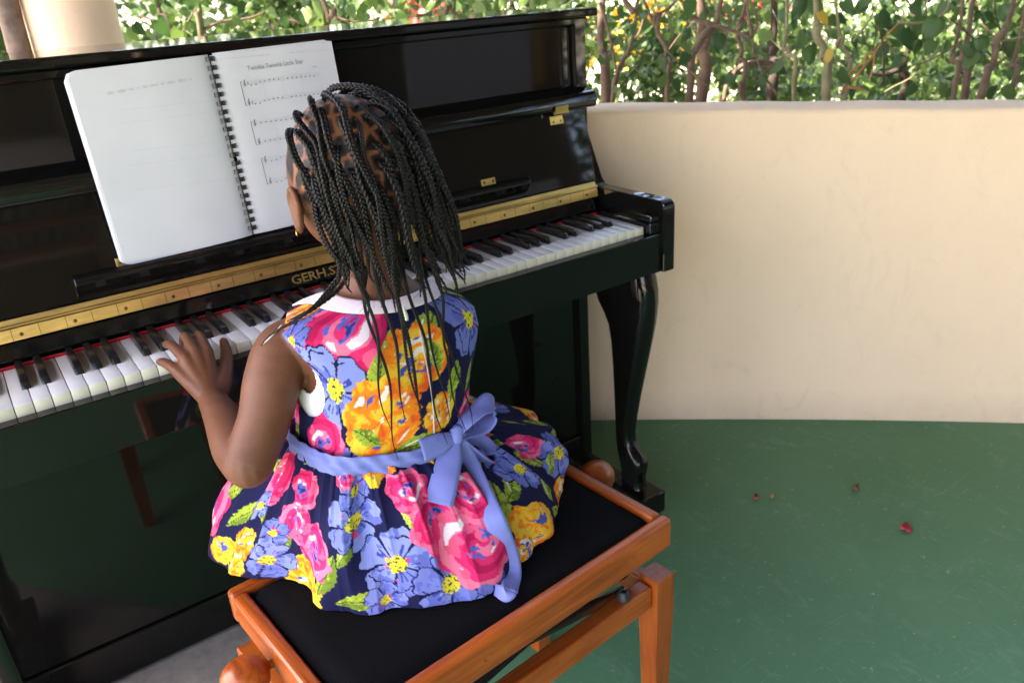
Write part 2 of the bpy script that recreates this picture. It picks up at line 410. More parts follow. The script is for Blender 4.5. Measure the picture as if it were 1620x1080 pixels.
for sy in (-1, 1):
    y = sy*(HY-.022); rail('stretcher', -HX+.034, HX-.034, y-.013, y+.013, LZ-.052, LZ-.010, WOODX, .004)
    for sx in (-1, 1):
        bx_, by_ = sx*(HX-.085), y
        rg = [[(bx_+math.cos(a)*r, by_+math.sin(a)*r, z) for a in np.arange(14)*2*math.pi/14] for z, r in ((LZ-.0105, .0105), (LZ-.004, .0100), (LZ+.004, .0066), (LZ+.0048, .0050), (LZ+.003, .0035))]
        mesh('rubber_stop', *loft_geo(rg), RUB, bench, M=BM, angle=50)
for sx in (-1, 1):
    x = sx*(HX-.019); rail('stretcher', x-.013, x+.013, -HY+.040, HY-.040, LZ-.055, LZ-.013, WOODY, .004)
    # turned knob on the adjusting spindle
    xe = sx*(HX+.006); prof = [(-.012, .006), (.0, .006), (.004, .017), (.010, .026), (.020, .0315), (.030, .0325), (.040, .031), (.050, .026), (.057, .018), (.061, .008), (.0615, .001)]
    zc, yc = BZ-.035, .028
    kn = mesh('knob', *loft_geo([[(xe+sx*h, yc+r*.9*math.cos(a), zc+r*.9*math.sin(a)) for a in np.arange(28)*2*math.pi/28] for h, r in prof]), WOODY, bench, angle=50, M=BM)
    pf = [(-.07, .013), (-.004, .013), (-.004, .019), (.003, .019)]
    mesh('spindle', *loft_geo([[(xe+sx*h-sx*.012, yc+r*math.cos(a), zc+r*math.sin(a)) for a in np.arange(16)*2*math.pi/16] for h, r in pf]), STEEL, bench, angle=40, M=BM)
# scissor lift arms under the seat
for sy in (-1, 1):
    y = sy*(HY-.050)
    for d in (-1, 1):
        P0, P1 = np.array([d*-.225, y+d*.004, BZ-.06]), np.array([d*.225, y+d*.004, LZ-.036])
        bm = bmesh.new(); bm_box(bm, -.23, .23, -.002, .002, -.011, .011, .001)
        ang = math.atan2(P1[2]-P0[2], P1[0]-P0[0])
        bm_obj('lift_arm', bm, STEEL, bench, M=BM @ Matrix.Translation(tuple((P0+P1)/2)) @ Matrix.Rotation(-ang, 4, 'Y'))
for sx in (-1, 1):
    mesh('cross_bar', *tube_geo([(sx*.222, -HY+.045, LZ+.012), (sx*.222, HY-.045, LZ+.012)], .016, 12), STEEL, bench, M=BM)
for x in (-.08, .19):
    mesh('wood_plug', *loft_geo([[(x+math.cos(a)*r, -HY-h, BZ-.024+math.sin(a)*r) for a in np.arange(14)*2*math.pi/14] for h, r in ((-.001, .0062), (.0004, .0060), (.0004, .0042), (.0001, .0038))]), WOODY, bench, M=BM, angle=40)

# ------------------------------------------------------------------ floor, ground, wall
k = N('green_floor_paint').set(Roughness=.42); k.b.inputs['Specular IOR Level'].default_value = .22; v = k.coord()
n1 = k.noise(v, 1.6, 6, .6); n2 = k.noise(k.coord((1.6, 1, 1)), 11, 9, .72, .8); n3 = k.noise(k.coord((1, 1, 1)), 38, 6, .7)
c = k.ramp(n1, [(.3, (.068, .190, .096)), (.7, (.096, .238, .128))])
c = k.mix(k.ramp(n2, [(.54, (0, 0, 0)), (.78, (.5, .5, .5))]), c, (.23, .33, .26))
scr = k.noise(k.coord((2.0, 17, 1)), 2.6, 8, .76, 2.6); scr2 = k.noise(k.coord((13, 3.5, 1)), 2.3, 8, .76, 3.0)
c = k.mix(k.ramp(scr, [(.585, (0, 0, 0)), (.69, (.75, .75, .75))]), c, (.22, .31, .25))
c = k.mix(k.ramp(scr2, [(.59, (0, 0, 0)), (.70, (.7, .7, .7))]), c, (.22, .31, .25))
c = k.mix(k.ramp(n3, [(.63, (0, 0, 0)), (.70, (.9, .9, .9))]), c, (.36, .43, .37))
vo = k.n('TexVoronoi', feature='DISTANCE_TO_EDGE'); vo.inputs['Scale'].default_value = 2.3; k.l(k.coord((1, 1, 1)), vo.inputs[0])
k.base(c); k.bump(k.noise(v, 45, 6), .12, .003)
r = k.n('MapRange'); r.inputs[3].default_value = .30; r.inputs[4].default_value = .62; k.l(n2, r.inputs[0]); k.rough(r.outputs[0]); GREEN = k.m
k = N('bare_concrete').set(Roughness=.8); v = k.coord(); n1 = k.noise(v, 3, 8, .65, .6); n2 = k.noise(v, 40, 6, .7)
c = k.ramp(n1, [(.3, (.13, .115, .10)), (.55, (.21, .19, .17)), (.75, (.32, .30, .28))]); c = k.mix(k.ramp(n2, [(.35, (.35, .35, .35)), (.6, (0, 0, 0))]), c, (.07, .06, .05))
k.base(c); k.bump(n2, .3, .003); CONC = k.m
k = N('garden_soil').set(Roughness=.95); v = k.coord(); n1 = k.noise(v, .7, 8, .65)
k.base(k.ramp(n1, [(.35, (.36, .31, .22)), (.52, (.50, .45, .36)), (.6, (.20, .24, .07)), (.75, (.10, .17, .04))])); k.bump(k.noise(v, 12, 6), .5, .03); SOIL = k.m
edge = [(-3.2, -3.05), (-1.6, -1.28), (-.9, -.46), (-.708, -.226), (-.605, -.096), (-.507, .030), (-.418, .126), (-.30, .215), (-.16, .30), (.02, .375), (.25, .45), (.5, .53)]
edge = smooth_path(np.array(edge), 5)
edge = edge+np.stack([.004*np.sin(np.arange(len(edge))*1.7), .004*np.cos(np.arange(len(edge))*2.3)], 1)
outer = [(.7, .75), (1.2, .33), (2.0, -.52), (3.4, -3.0), (3.4, -5.2), (-3.2, -5.2)]
def sheet(name, pts, z, mat):
    bm = bmesh.new(); vs = [bm.verts.new((x, y, z)) for x, y in pts]; es = [bm.edges.new((vs[i], vs[(i+1) % len(vs)])) for i in range(len(vs))]
    bmesh.ops.triangle_fill(bm, edges=es, use_beauty=True)
    for f in bm.faces:
        if f.normal.z < 0: f.normal_flip()
    me = bpy.data.meshes.new(name); bm.to_mesh(me); bm.free(); finish(me, mat, False)
    return link(bpy.data.objects.new(name, me))
tag(sheet('floor', [tuple(p) for p in edge]+outer, 0.0, GREEN), 'worn green painted terrace floor', kind='structure')
tag(sheet('concrete_floor', [(-5.5, -6), (3.6, -6), (3.6, -.6), (2.1, -.3), (.5, 1.3), (-5.5, 1.6)], -.004, CONC), 'bare grey concrete terrace floor by the piano', kind='structure')
BOUNCE = m_plain('bounce_pale', (.52, .48, .41), .9, .2, 4, .18)  # for unseen paving added to bounce sunlight under the roof
tag(sheet('bounce_paving', [(-9, -11), (9, -11), (9, -6.02), (-5.52, -6.02), (-5.52, 1.7), (-9, 3)], -.03, BOUNCE), 'unseen pale paving added beside the terrace to bounce sunlight under the roof', kind='structure')
G = 260
tag(sheet('ground', [(-G, -G), (G, -G), (G, G), (-G, G)], -.16, SOIL), 'sunlit garden ground beyond the wall', kind='structure')

k = N('cream_wall_paint').set(Roughness=.7); v = k.coord()
n1 = k.noise(v, 1.3, 5); n2 = k.noise(v, 18, 7, .65); n3 = k.noise(k.coord((3.5, 3.5, 2.2)), 3, 9, .74, 1.2)
c = k.ramp(n1, [(.3, (.83, .605, .41)), (.7, (.89, .67, .475))])
c = k.mix(k.ramp(n3, [(.55, (0, 0, 0)), (.78, (.34, .34, .34))]), c, (.62, .46, .33))
sz = k.n('SeparateXYZ'); k.l(v, sz.inputs[0])
dirt = k.n('MapRange'); dirt.inputs[1].default_value = .10; dirt.inputs[2].default_value = 0.0; dirt.inputs[3].default_value = 0; dirt.inputs[4].default_value = .55
k.l(sz.outputs[2], dirt.inputs[0]); mm = k.n('Math', operation='MULTIPLY'); k.l(dirt.outputs[0], mm.inputs[0]); k.l(n3, mm.inputs[1])
c = k.mix(mm.outputs[0], c, (.36, .27, .19))
sp = k.noise(v, 55, 3, .6); c = k.mix(k.ramp(sp, [(.735, (0, 0, 0)), (.77, (.5, .5, .5))]), c, (.42, .30, .21))
k.base(c)
hh = k.n('Math', operation='ADD'); k.l(n2, hh.inputs[0]); k.l(k.noise(k.coord((1, 1, 2.5)), 7, 6, .6), hh.inputs[1]); k.bump(hh.outputs[0], .34, .008); WALLM = k.m
WC, WR, WH = np.array([-4.24, -5.77]), 8.0, .882
VC, VR = np.array([-8.204, -10.267]), 14.0           # sweep of the near wall; its coping falls gently to the right
def coping(a): return float(np.interp(math.degrees(a), [42, 45, 49.9, 56, 70], [.848, .858, .906, .915, .915]))
prof = [(0, -.20), (0, WH-.012), (.003, WH-.004), (.010, WH), (.165, WH-.002), (.178, WH-.008), (.18, WH-.02), (.18, -.20)]
rings = []
for a in np.radians(np.linspace(30, 72, 170)):
    rings.append([(VC[0]+(VR+o)*math.cos(a), VC[1]+(VR+o)*math.sin(a), z if z < WH-.03 else z-WH+coping(a)-.0012*math.sin(a*290)) for o, z in prof])
tag(mesh('low_wall', *loft_geo(rings), WALLM, angle=50), 'low curved cream plastered wall behind and beside the piano', 'wall')
rings = []
for a in np.radians(np.linspace(-52, 8, 40)):
    rings.append([(WC[0]+(WR+.3+o)*math.cos(a), WC[1]+(WR+.3+o)*math.sin(a), z) for o, z in prof])
tag(mesh('low_wall', *loft_geo(rings), WALLM, angle=50), 'far stretch of cream wall mirrored in the piano', 'wall')
ac = math.radians(55.25)
cc = (VC[0]+(VR+.09)*math.cos(ac), VC[1]+(VR+.09)*math.sin(ac))
colm = tag(empty('porch_column', (cc[0], cc[1], WH)), 'round cream porch column standing on the wall behind the music book', 'column')
def lathe(name, c, prof, mat, parent, n=36, angle=40):
    return mesh(name, *loft_geo([[(c[0]+r*math.cos(a), c[1]+r*math.sin(a), z) for a in np.arange(n)*2*math.pi/n] for z, r in prof]), mat, parent, angle=angle)
lathe('shaft', cc, [(WH-.001, .112), (1.12, .111), (1.6, .109), (2.55, .106)], WALLM, colm)
0 and lathe('base_ring', cc, [(WH, .128), (WH+.05, .128), (WH+.06, .118), (WH+.07, .1125)], WALLM, colm)
BARK2 = m_plain('grey_bark', (.17, .125, .10), .9, .6, 35, .4)
pp = at(28, 40, 'y', cc[1]-.02)
post = tag(empty('wooden_post', (pp[0], pp[1], 0)), 'weathered grey wooden post left of the cream column', 'post')
zs = np.linspace(-.1, 2.55, 30); rr = .030+.0022*np.sin(zs*9)+.001*np.sin(zs*31)
mesh('pole', *tube_geo([(pp[0]-.01+.004*math.sin(z*5)-.05*(z-1.2)*0, pp[1], z) for z in zs], rr, 12), BARK2, post, angle=60)
lathe('collar', (pp[0]-.01, pp[1]), [(WH, .036), (WH+.02, .036)], BARK2, post, 14)

# ------------------------------------------------------------------ roof above the terrace (seen mirrored in the lacquer)
k = N('roof_sheet').set(Roughness=.5, Metallic=.3); k.base(k.ramp(k.noise(k.coord(), 2, 5), [(.3, (.07, .07, .075)), (.7, (.12, .12, .125))])); ROOFM = k.m
BEAM = m_wood('beam_wood', (.12, .04, .015), (.20, .075, .03), (.25, .10, .04), .6)
roof = tag(empty('roof', (0, -1, 2.7)), kind='structure')
RX0, RX1, RY0, RY1, RZ = -2.3, 4.2, -4.74, 2.0, 2.72
def roof_end(x): return min(RY1, WC[1]+math.sqrt(max(0, 8.70**2-(x-WC[0])**2)))
nx = 400; V, F = [], []
ca, sa = math.cos(math.radians(35)), math.sin(math.radians(35))
xs = np.linspace(RX0, RX1, nx)
for x in xs:
    z = RZ+.018*math.sin(x*2*math.pi/.15)
    V += [(x, RY0 if x > .8 else -8.98, z), (x, roof_end(x), z)]
F = [(2*i, 2*i+1, 2*i+3, 2*i+2) for i in range(nx-1)]
mesh('roof_sheet', V, F, ROOFM, roof, angle=None)
for y in (-8.5, -7.2, -5.9): box('beam', RX0+.02, .78, y-.04, y+.04, RZ-.12, RZ-.025, BEAM, roof, .004)
for y in (-4.4, -3.3, -2.2, -1.1, .0, 1.05, 1.85): box('beam', RX0+.02, min(RX1-.02, WC[0]+math.sqrt(8.62**2-(y+.05-WC[1])**2)), y-.04, y+.04, RZ-.12, RZ-.025, BEAM, roof, .004)
for x in (-2.1, -.6, 1.3, 3.1): box('rafter', x-.05, x+.05, RY0+.05, roof_end(x+.05)-.05, RZ-.26, RZ-.1215, BEAM, roof, .004)

# ------------------------------------------------------------------ the music book on the ledge
AL = math.radians(5.5); TL = math.radians(1.2)
EW0 = np.array([0, math.sin(AL), math.cos(AL)]); EX0 = np.array([1., 0, 0]); EN = np.array([0, -math.cos(AL), math.sin(AL)])
EX = EX0*math.cos(TL)+EW0*math.sin(TL)*-1; EW = EW0*math.cos(TL)+EX0*math.sin(TL)*-1
EX = np.cross(EW, EN); EX = EX if EX[0] > 0 else -EX
BO = np.array([-.1465, .1795, .8448])
def bpt(u, w, n=0.0): return BO+EX*u+EW*w+EN*n
def pix_page(px, py, n=.006):
    o = BO+EN*n; d = ray(px, py); t = ((o-CAM)@EN)/(d@EN); q = CAM+t*d-o; return q@EX, q@EW
def left_n(u): return .0115-.0065*math.exp(-(abs(u)-.008)/.014)+.0025*math.exp(-((abs(u)-.10)/.07)**2)
def right_n(u): return .0060-.0035*math.exp(-(abs(u)-.008)/.010)
k = N('white_paper').set(Roughness=.7); v = k.coord()
k.base(k.ramp(k.noise(v, 11, 5), [(.3, (.535, .525, .57)), (.7, (.575, .565, .61))])); k.bump(k.noise(v, 14, 3), .06, .004); PAPER = k.m
INK = m_plain('grey_ink', (.10, .10, .11), .8); FAINT = m_plain('show_through_ink', (.42, .41, .455), .8, 0, 200, .02); STAFF = m_plain('thin_staff_ink', (.42, .42, .45), .8)
BLKP = m_plain('black_plastic', (.012, .013, .016), .3)
book = tag(empty('spiral_music_book', tuple(BO)), 'white spiral bound music book open on the piano ledge', 'book')
def page_block(name, u0, u1, fn, thick, w0=0.0, w1=.297, corner=.012, parent=book, mat=PAPER, fan=0.0):
    """sheaf of paper: curved front, flat back, rounded outer corners"""
    nu, nw = 34, 20; V = []; F = []
    for lay in (0, 1):
        for j in range(nw+1):
            for i in range(nu+1):
                u = u0+(u1-u0)*i/nu; w = w0+(w1-w0)*j/nw
                eo = abs(u-u1); cut = 0
                if eo < corner: cut = corner-math.sqrt(max(0, corner**2-(corner-eo)**2))
                w = min(max(w, w0+cut*.6), w1-cut)
                n = fn(u)+(.0006*math.sin(w*23)+.0003*math.sin(u*60)) if lay == 0 else max(.0004, fn(u)-thick)
                uu = u+(fan*math.copysign(1, u1)*(1 if lay else 0)*(abs(u)/abs(u1)))
                V.append(bpt(uu, w, n))
    S = (nu+1)*(nw+1); g = lambda l, j, i: l*S+j*(nu+1)+i
    for j in range(nw):
        for i in range(nu):
            F.append((g(0, j, i), g(0, j, i+1), g(0, j+1, i+1), g(0, j+1, i))); F.append((g(1, j, i), g(1, j+1, i), g(1, j+1, i+1), g(1, j, i+1)))
    for i in range(nu): F.append((g(0, 0, i), g(1, 0, i), g(1, 0, i+1), g(0, 0, i+1))); F.append((g(0, nw, i), g(0, nw, i+1), g(1, nw, i+1), g(1, nw, i)))
    for j in range(nw): F.append((g(0, j, 0), g(0, j+1, 0), g(1, j+1, 0), g(1, j, 0))); F.append((g(0, j, nu), g(1, j, nu), g(1, j+1, nu), g(0, j+1, nu)))
    return mesh(name, V, F, mat, parent, angle=50)
page_block('left_pages', -.0015, -.212, left_n, .003, 0, .296)
page_block('left_sheaf', -.006, -.2145, lambda u: left_n(u)-.0034, .004, .001, .2945, .012, fan=.003)
page_block('left_sheaf', -.006, -.2175, lambda u: max(.001, left_n(u)-.0078), .003, .0015, .294, .012)
page_block('right_sheaf', .006, .205, lambda u: right_n(u)-.0022, .0025, .001, .2975, .003)
rp = page_block('right_page', .0015, .2115, right_n, .0012, 0, .2945, .001)
for i in range(21):
    w = .0085+i*.01385
    A = np.linspace(-22, 202, 12); V = []
    for a in np.radians(A):
        for s in (0, 1):
            for r in (.0062, .0070): V.append(bpt(-r*math.cos(a)*1.05, w+s*.0074, .0046+r*math.sin(a)*.55))
    F = []
    for q in range(11):
        o = q*4; F += [(o+1, o+5, o+7, o+3), (o, o+2, o+6, o+4), (o, o+4, o+5, o+1), (o+2, o+3, o+7, o+6)]
    F += [(0, 1, 3, 2), (44, 46, 47, 45)]
    mesh('comb_ring', V, F, BLKP, book, angle=50)
mesh('comb_spine', *tube_geo([bpt(0, .004, -.002), bpt(0, .293, -.002)], .0025, 8), BLKP, book)
# printing
def flat_on(fn, polys, lift=.00035):
    V, F = [], []
    for p in polys:
        o = len(V); V += [bpt(u, w, fn(u)+.0007+lift+.0006*math.sin(w*23)+.0003*math.sin(u*60)-.0007) for u, w in p]; F.append(tuple(range(o, o+len(p))))
    return V, F
def strip(u0, w0, u1, w1, th):
    d = np.array([u1-u0, w1-w0]); n = np.array([-d[1], d[0]])/np.linalg.norm(d)*th/2
    return [(u0-n[0], w0-n[1]), (u1-n[0], w1-n[1]), (u1+n[0], w1+n[1]), (u0+n[0], w0+n[1])]
def chop(u0, w0, u1, w1, th, k=6):
    return [strip(u0+(u1-u0)*i/k, w0+(w1-w0)*i/k, u0+(u1-u0)*(i+1)/k, w0+(w1-w0)*(i+1)/k, th) for i in range(k)]
def pline(P, th): return [strip(*P[i], *P[i+1], th) for i in range(len(P)-1)]
def ell(u, w, a, b, rot=.35, n=8):
    return [(u+a*math.cos(t)*math.cos(rot)-b*math.sin(t)*math.sin(rot), w+a*math.cos(t)*math.sin(rot)+b*math.sin(t)*math.cos(rot)) for t in np.arange(n)*2*math.pi/n]
def clef(u, w, h):
    P = [(.1, -1.1), (-.35, -1.0), (-.3, -.75), (0, -.8), (.1, -.2), (.15, .8), (.35, 1.25), (.3, 1.55), (.05, 1.3), (-.1, .8), (-.45, .2), (-.4, -.35), (.05, -.55), (.45, -.25), (.35, .15), (0, .15), (-.12, -.1)]
    P = smooth_path(np.array(P), 3)*h*.5
    return pline([(u+p[0]*.8, w+p[1]) for p in P], .0007)
dark, thin = [], []
# (pixel of bracket top, pixel of bracket foot, right end pixel of the upper staff)
melody = [0, 0, 4, 4, 5, 5, 4, None, 3, 3, 2, 2, 1, 1, 0]
for si, (t, b, e, bars) in enumerate((((382, 130), (390, 167), (507, 124), 4), ((398, 193), (406.5, 229), (545, 181), 4), ((414, 251), (424.5, 291), (560, 238), 4))):
    u0, wt = pix_page(*t, .0066); u1, wb = pix_page(*b, .0066); ue, we = pix_page(*e, .0066)
    ue = min(ue, .196); u0 = (u0+u1)/2; hs = .0062
    if si: ue = .192
    dark += pline([(u0+.001, wt+.0008), (u0-.0012, wt), (u0-.0012, wb), (u0+.001, wb-.0008)], .0009)
    for sw in (wt-.0035, wb+.0035):
        for q in range(5): thin += chop(u0, sw+(q-2)*hs/4, ue, sw+(q-2)*hs/4, .00022)
        dark += clef(u0+.0052, sw, hs*1.35)
        if si == 0:
            for dz_ in (-.0014, .0014): dark += pline([(u0+.0098, sw+dz_-.0012), (u0+.0116, sw+dz_), (u0+.0100, sw+dz_+.0004), (u0+.0112, sw+dz_+.0012)], .0006)
        seq = melody if si != 1 else [4, 4, 3, 3, 2, 2, 1, None, 4, 4, 3, 3, 2, 2, 1]
        st = u0+.0155; stp = (ue-st-.002)/len(seq)
        for q, nt_ in enumerate(seq):
            if nt_ is None: continue
            uu = st+q*stp; ww = sw-hs*.55+nt_*hs/8
            dark.append(ell(uu, ww, .00125, .0009)); thin += [strip(uu+.001, ww, uu+.001, ww+.0042, .00028)]
    for q in range(bars+1):
        x = u0+.002+(ue-u0-.002)*q/bars
        if q: thin += [strip(x, wt-.0005, x, wb+.0005, .00028)]
tag(mesh('note_print', *flat_on(right_n, dark), INK, rp, False), kind='stuff')
tag(mesh('staff_print', *flat_on(right_n, thin, .0003), STAFF, rp, False), kind='stuff')
def on_right(px, py): 
    u, w = pix_page(px, py, .0066); return Matrix(((EX[0], EW[0], EN[0], 0), (EX[1], EW[1], EN[1], 0), (EX[2], EW[2], EN[2], 0), (0, 0, 0, 1))), bpt(u, w, right_n(u)+.0009)
TXT = m_plain('title_ink', (.22, .22, .24), .8)
Mr, o_ = on_right(436, 103); Mr.translation = Vector(o_)
text_mesh('title', 'Twinkle Twinkle Little Star', .0104, TXT, rp, Mr, 0.0, .86)
Mr, o_ = on_right(497, 106); Mr.translation = Vector(o_)
text_mesh('byline', 'Trad.', .0035, TXT, rp, Mr, 0.0)
hdr = []; random.seed(3)
for px0, py0, px1, py1 in ((349, 94, 422, 87), (458, 84, 532, 78)):
    (ua, wa), (ub, wb_) = pix_page(px0, py0, .0066), pix_page(px1, py1, .0066); u = ua
    while u < min(ub, .205):
        L = random.uniform(.003, .010); w = wa+(wb_-wa)*(u-ua)/(ub-ua)
        for q in range(int(L/.0011)): hdr.append(strip(u+q*.0011, w, u+q*.0011+.0007, w, random.uniform(.0009, .0016)))
        u += L+.0016
tag(mesh('header_print', *flat_on(right_n, hdr), STAFF, rp, False), kind='stuff')
# faint print showing through the left page
fl = []; random.seed(5)
lp = [o for o in book.children if o.name.startswith('left_pages')][0]
for px0, py0, px1, py1 in ((170, 148, 308, 124), (190, 175, 330, 160), (190, 196, 335, 178), (200, 240, 345, 225), (205, 262, 350, 246), (215, 300, 360, 285)):
    (ua, wa), (ub, wb_) = pix_page(px0, py0, .012), pix_page(px1, py1, .012); u = ua
    first = py0 == 148
    while u < ub:
        L = random.uniform(.004, .014); w = wa+(wb_-wa)*(u-ua)/(ub-ua)
        for q in range(int(L/.0022)): fl.append(strip(u+q*.0022, w, u+q*.0022+.0013, w, random.uniform(.002, .0048) if first else .0006))
        u += L+(.004 if first else .0012)
def leftp(polys):
    V, F = [], []
    for p in polys:
        o = len(V); V += [bpt(u, w, left_n(u)+.0006*math.sin(w*23)+.0003*math.sin(u*60)+.0003) for u, w in p]; F.append(tuple(range(o, o+len(p))))
    return V, F
tag(mesh('faint_print', *leftp(fl), FAINT, lp, False), kind='stuff')

# ------------------------------------------------------------------ hedge and garden
def m_leaf(name, a, b, c):
    k = N(name).set(Roughness=.45); oi = k.n('ObjectInfo'); v = k.coord(); n = k.noise(v, 30, 4)
    col = k.ramp(oi.outputs['Random'], [(0, a), (.5, b), (1, c)]); col = k.mix(k.ramp(n, [(.3, (0, 0, 0)), (.8, (.5, .5, .5))]), col, a); k.base(col)
    tr = k.n('BsdfTranslucent'); k.l(col, tr.inputs[0]); mx = k.n('MixShader'); mx.inputs[0].default_value = .42
    k.l(k.b.outputs[0], mx.inputs[1]); k.l(tr.outputs[0], mx.inputs[2]); k.l(mx.outputs[0], k.out.inputs[0]); return k.m
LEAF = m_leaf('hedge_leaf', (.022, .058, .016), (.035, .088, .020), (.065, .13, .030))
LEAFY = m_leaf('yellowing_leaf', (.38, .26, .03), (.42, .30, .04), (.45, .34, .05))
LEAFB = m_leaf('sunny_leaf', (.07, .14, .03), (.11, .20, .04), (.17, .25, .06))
BARK = m_plain('brown_bark', (.115, .075, .052), .9, .5, 30, .35)
BARKG = m_plain('green_bark', (.17, .155, .085), .85, .4, 30, .3)
BARKD = m_plain('dark_bark', (.045, .030, .020), .9, .5, 30, .35)
STRAW = m_plain('dry_twig', (.32, .15, .05), .9)
def heart_leaf(name, mat, narrow=1.0):
    half = [(0, 0), (.16, -.10), (.34, -.06), (.47, .14), (.47, .36), (.36, .60), (.18, .84), (0, 1.04)]
    V = []; F = []
    for i, (x, y) in enumerate(half): V.append((0, -(y if i in (0, 7) else y*.98), 0) if x == 0 else (0, -max(.02, y), -.0))
    V = [(0, -y*1.0 if y > 0 else 0, 0) for x, y in half]
    for s in (-1, 1):
        V += [(s*x*.55*narrow, -y, .045+.03*math.sin(y*5)) for x, y in half]; V += [(s*x*narrow, -y, .03+.06*math.sin(y*3+1)*(-1)) for x, y in half]
    for b in (8, 24):
        for i in range(7):
            q1 = (i, b+i, b+i+1, i+1); q2 = (b+i, b+8+i, b+8+i+1, b+i+1)
            F += [q1, q2] if b == 24 else [q1[::-1], q2[::-1]]
    me = bpy.data.meshes.new(name); me.from_pydata(V, [], F); finish(me, mat, True, None); return me
HL, HLY, HLB = heart_leaf('leaf', LEAF), heart_leaf('leaf', LEAFY), heart_leaf('leaf', LEAFB)
HLN = heart_leaf('leaf', LEAFB, .7)
def put_leaf(p, size, parent, me, tilt=None):
    # hangs by its stalk: tip down, blade turned roughly towards the terrace, with scatter
    yaw = math.atan2(CAM[0]-p[0], -(CAM[1]-p[1]))+random.uniform(-.9, .9)
    M = Matrix.Translation(p) @ Matrix.Rotation(yaw, 4, 'Z') @ Matrix.Rotation(math.radians(90)+random.uniform(-.55, .35), 4, 'X') @ Matrix.Rotation(random.uniform(-.9, .9), 4, 'Z') @ Matrix.Diagonal((size*random.uniform(.55, .95), size*random.uniform(.8, 1.05), size*random.uniform(.2, 1.6), 1))
    return link(bpy.data.objects.new('leaf', me), parent, M)
GZ = -.16
HEDGE = []
def shrub(px, depth, r, mat, label, up=2.3, name='hedge_shrub', wob=.006):
    """px: pixels the stem passes through, from wall top upwards; built at its own distance beyond the wall"""
    P = [deep(u, v, depth) for u, v in px]; P.sort(key=lambda p: p[2])
    d0 = P[1]-P[0]; foot = P[0].copy(); foot[2] = GZ; foot[:2] -= d0[:2]/max(d0[2], .05)*.25*(P[0][2]-GZ)
    top = P[-1]+(P[-1]-P[-2])/max((P[-1]-P[-2])[2], .05)*(up-P[-1][2])*.6; top[2] = up
    path = smooth_path([foot]+P+[top], 8); nn_ = len(path); path = path+np.stack([wob*np.sin(np.arange(nn_)*1.1+r*900), wob*np.cos(np.arange(nn_)*.9), np.zeros(nn_)], 1)
    R = r*.84*np.linspace(1.25, .6, nn_)*(1+.08*np.sin(np.arange(nn_)*2.3))
    e = tag(empty(name, tuple(foot)), label, 'shrub', 'shrubs of the garden hedge')
    mesh('stem', *tube_geo(path, R, 9), mat, e, angle=None)
    HEDGE.append((e, path)); return e, path
def branch(e, px, depth, r, mat, d2=None):
    n = len(px); P = smooth_path([deep(u, v, depth+(0 if d2 is None else (d2-depth)*i/(n-1))) for i, (u, v) in enumerate(px)], 6)
    mesh('branch', *tube_geo(P, r*np.linspace(1, .55, len(P)), 7), mat, e, angle=None)
S = {}
def sh(key, *a, **k_): S[key] = shrub(*a, **k_)[0]
sh('a', [(958, 160), (955, 80), (950, 5)], 2.75, .020, BARK, 'thick brown hedge stem right beside the end of the piano lid')
sh('b', [(972, 158), (990, 90), (1004, 20)], 2.6, .0085, BARK, 'thin slanting brown hedge stem just right of the piano end')
sh('c', [(1058, 158), (1052, 90), (1036, 25), (1018, 0)], 2.5, .0085, BARK, 'bent brown hedge stem between the slanting stem and the thick trunk')
sh('d', [(1112, 158), (1113, 70), (1108, 0)], 2.75, .024, BARK, 'thickest straight brown hedge trunk above the wall near the piano')
sh('e', [(1090, 158), (1098, 85), (1122, 45), (1138, 0)], 2.5, .013, BARK, 'brown hedge stem crossing in front of the thickest trunk')
sh('f', [(1178, 158), (1170, 90), (1172, 30), (1180, 0)], 2.6, .009, BARK, 'slender upright brown hedge stem left of the dark trunk')
sh('g', [(1222, 158), (1224, 80), (1222, 20)], 3.1, .022, BARKD, 'dark thick hedge trunk set back behind the pale stems')
sh('h', [(1258, 158), (1248, 80), (1241, 5)], 2.45, .008, BARKG, 'pale green slim hedge stem right of the dark trunk')
sh('i', [(1308, 158), (1301, 90), (1293, 40), (1290, 0)], 2.4, .0145, BARKG, 'pale stout hedge stem with a yellowed leaf at its side')
sh('j', [(1338, 158), (1342, 100), (1330, 60), (1322, 10)], 2.4, .0075, BARKG, 'pale forked hedge stem left of the dry bent twig')
sh('k', [(1428, 160), (1428, 110), (1440, 60)], 3.2, .018, BARKD, 'dark hedge trunk behind the row of large heart leaves')
sh('l', [(1510, 162), (1509, 90), (1518, 20)], 2.5, .0085, BARK, 'upright brown hedge stem right of the large heart leaves')
sh('m', [(1526, 162), (1524, 110), (1530, 40)], 2.7, .014, BARK, 'short thick brown hedge stem behind the upright one at right')
sh('n', [(1549, 164), (1566, 110), (1584, 50), (1600, 0)], 2.4, .0125, BARK, 'long brown hedge stem leaning right near the frame edge')
sh('o', [(1598, 164), (1606, 100), (1616, 30)], 2.5, .009, BARK, 'rightmost brown hedge stem at the frame edge')
sh('p', [(845, 60), (842, 30), (838, 0)], 3.3, .026, BARKD, 'dark hedge trunk just above the right part of the piano lid')
sh('q', [(700, 60), (712, 30), (720, 0)], 3.1, .010, BARK, 'brown hedge stem above the middle of the piano lid')
sh('r', [(540, 70), (525, 30), (508, 0)], 3.0, .014, BARK, 'brown forked hedge stem above the right book page')
sh('s', [(318, 70), (318, 40), (316, 5)], 2.9, .012, BARKG, 'green barked hedge stem above the spine of the book')
sh('t', [(275, 75), (262, 40), (250, 0)], 3.0, .011, BARK, 'brown hedge stem nearest the right of the cream column')
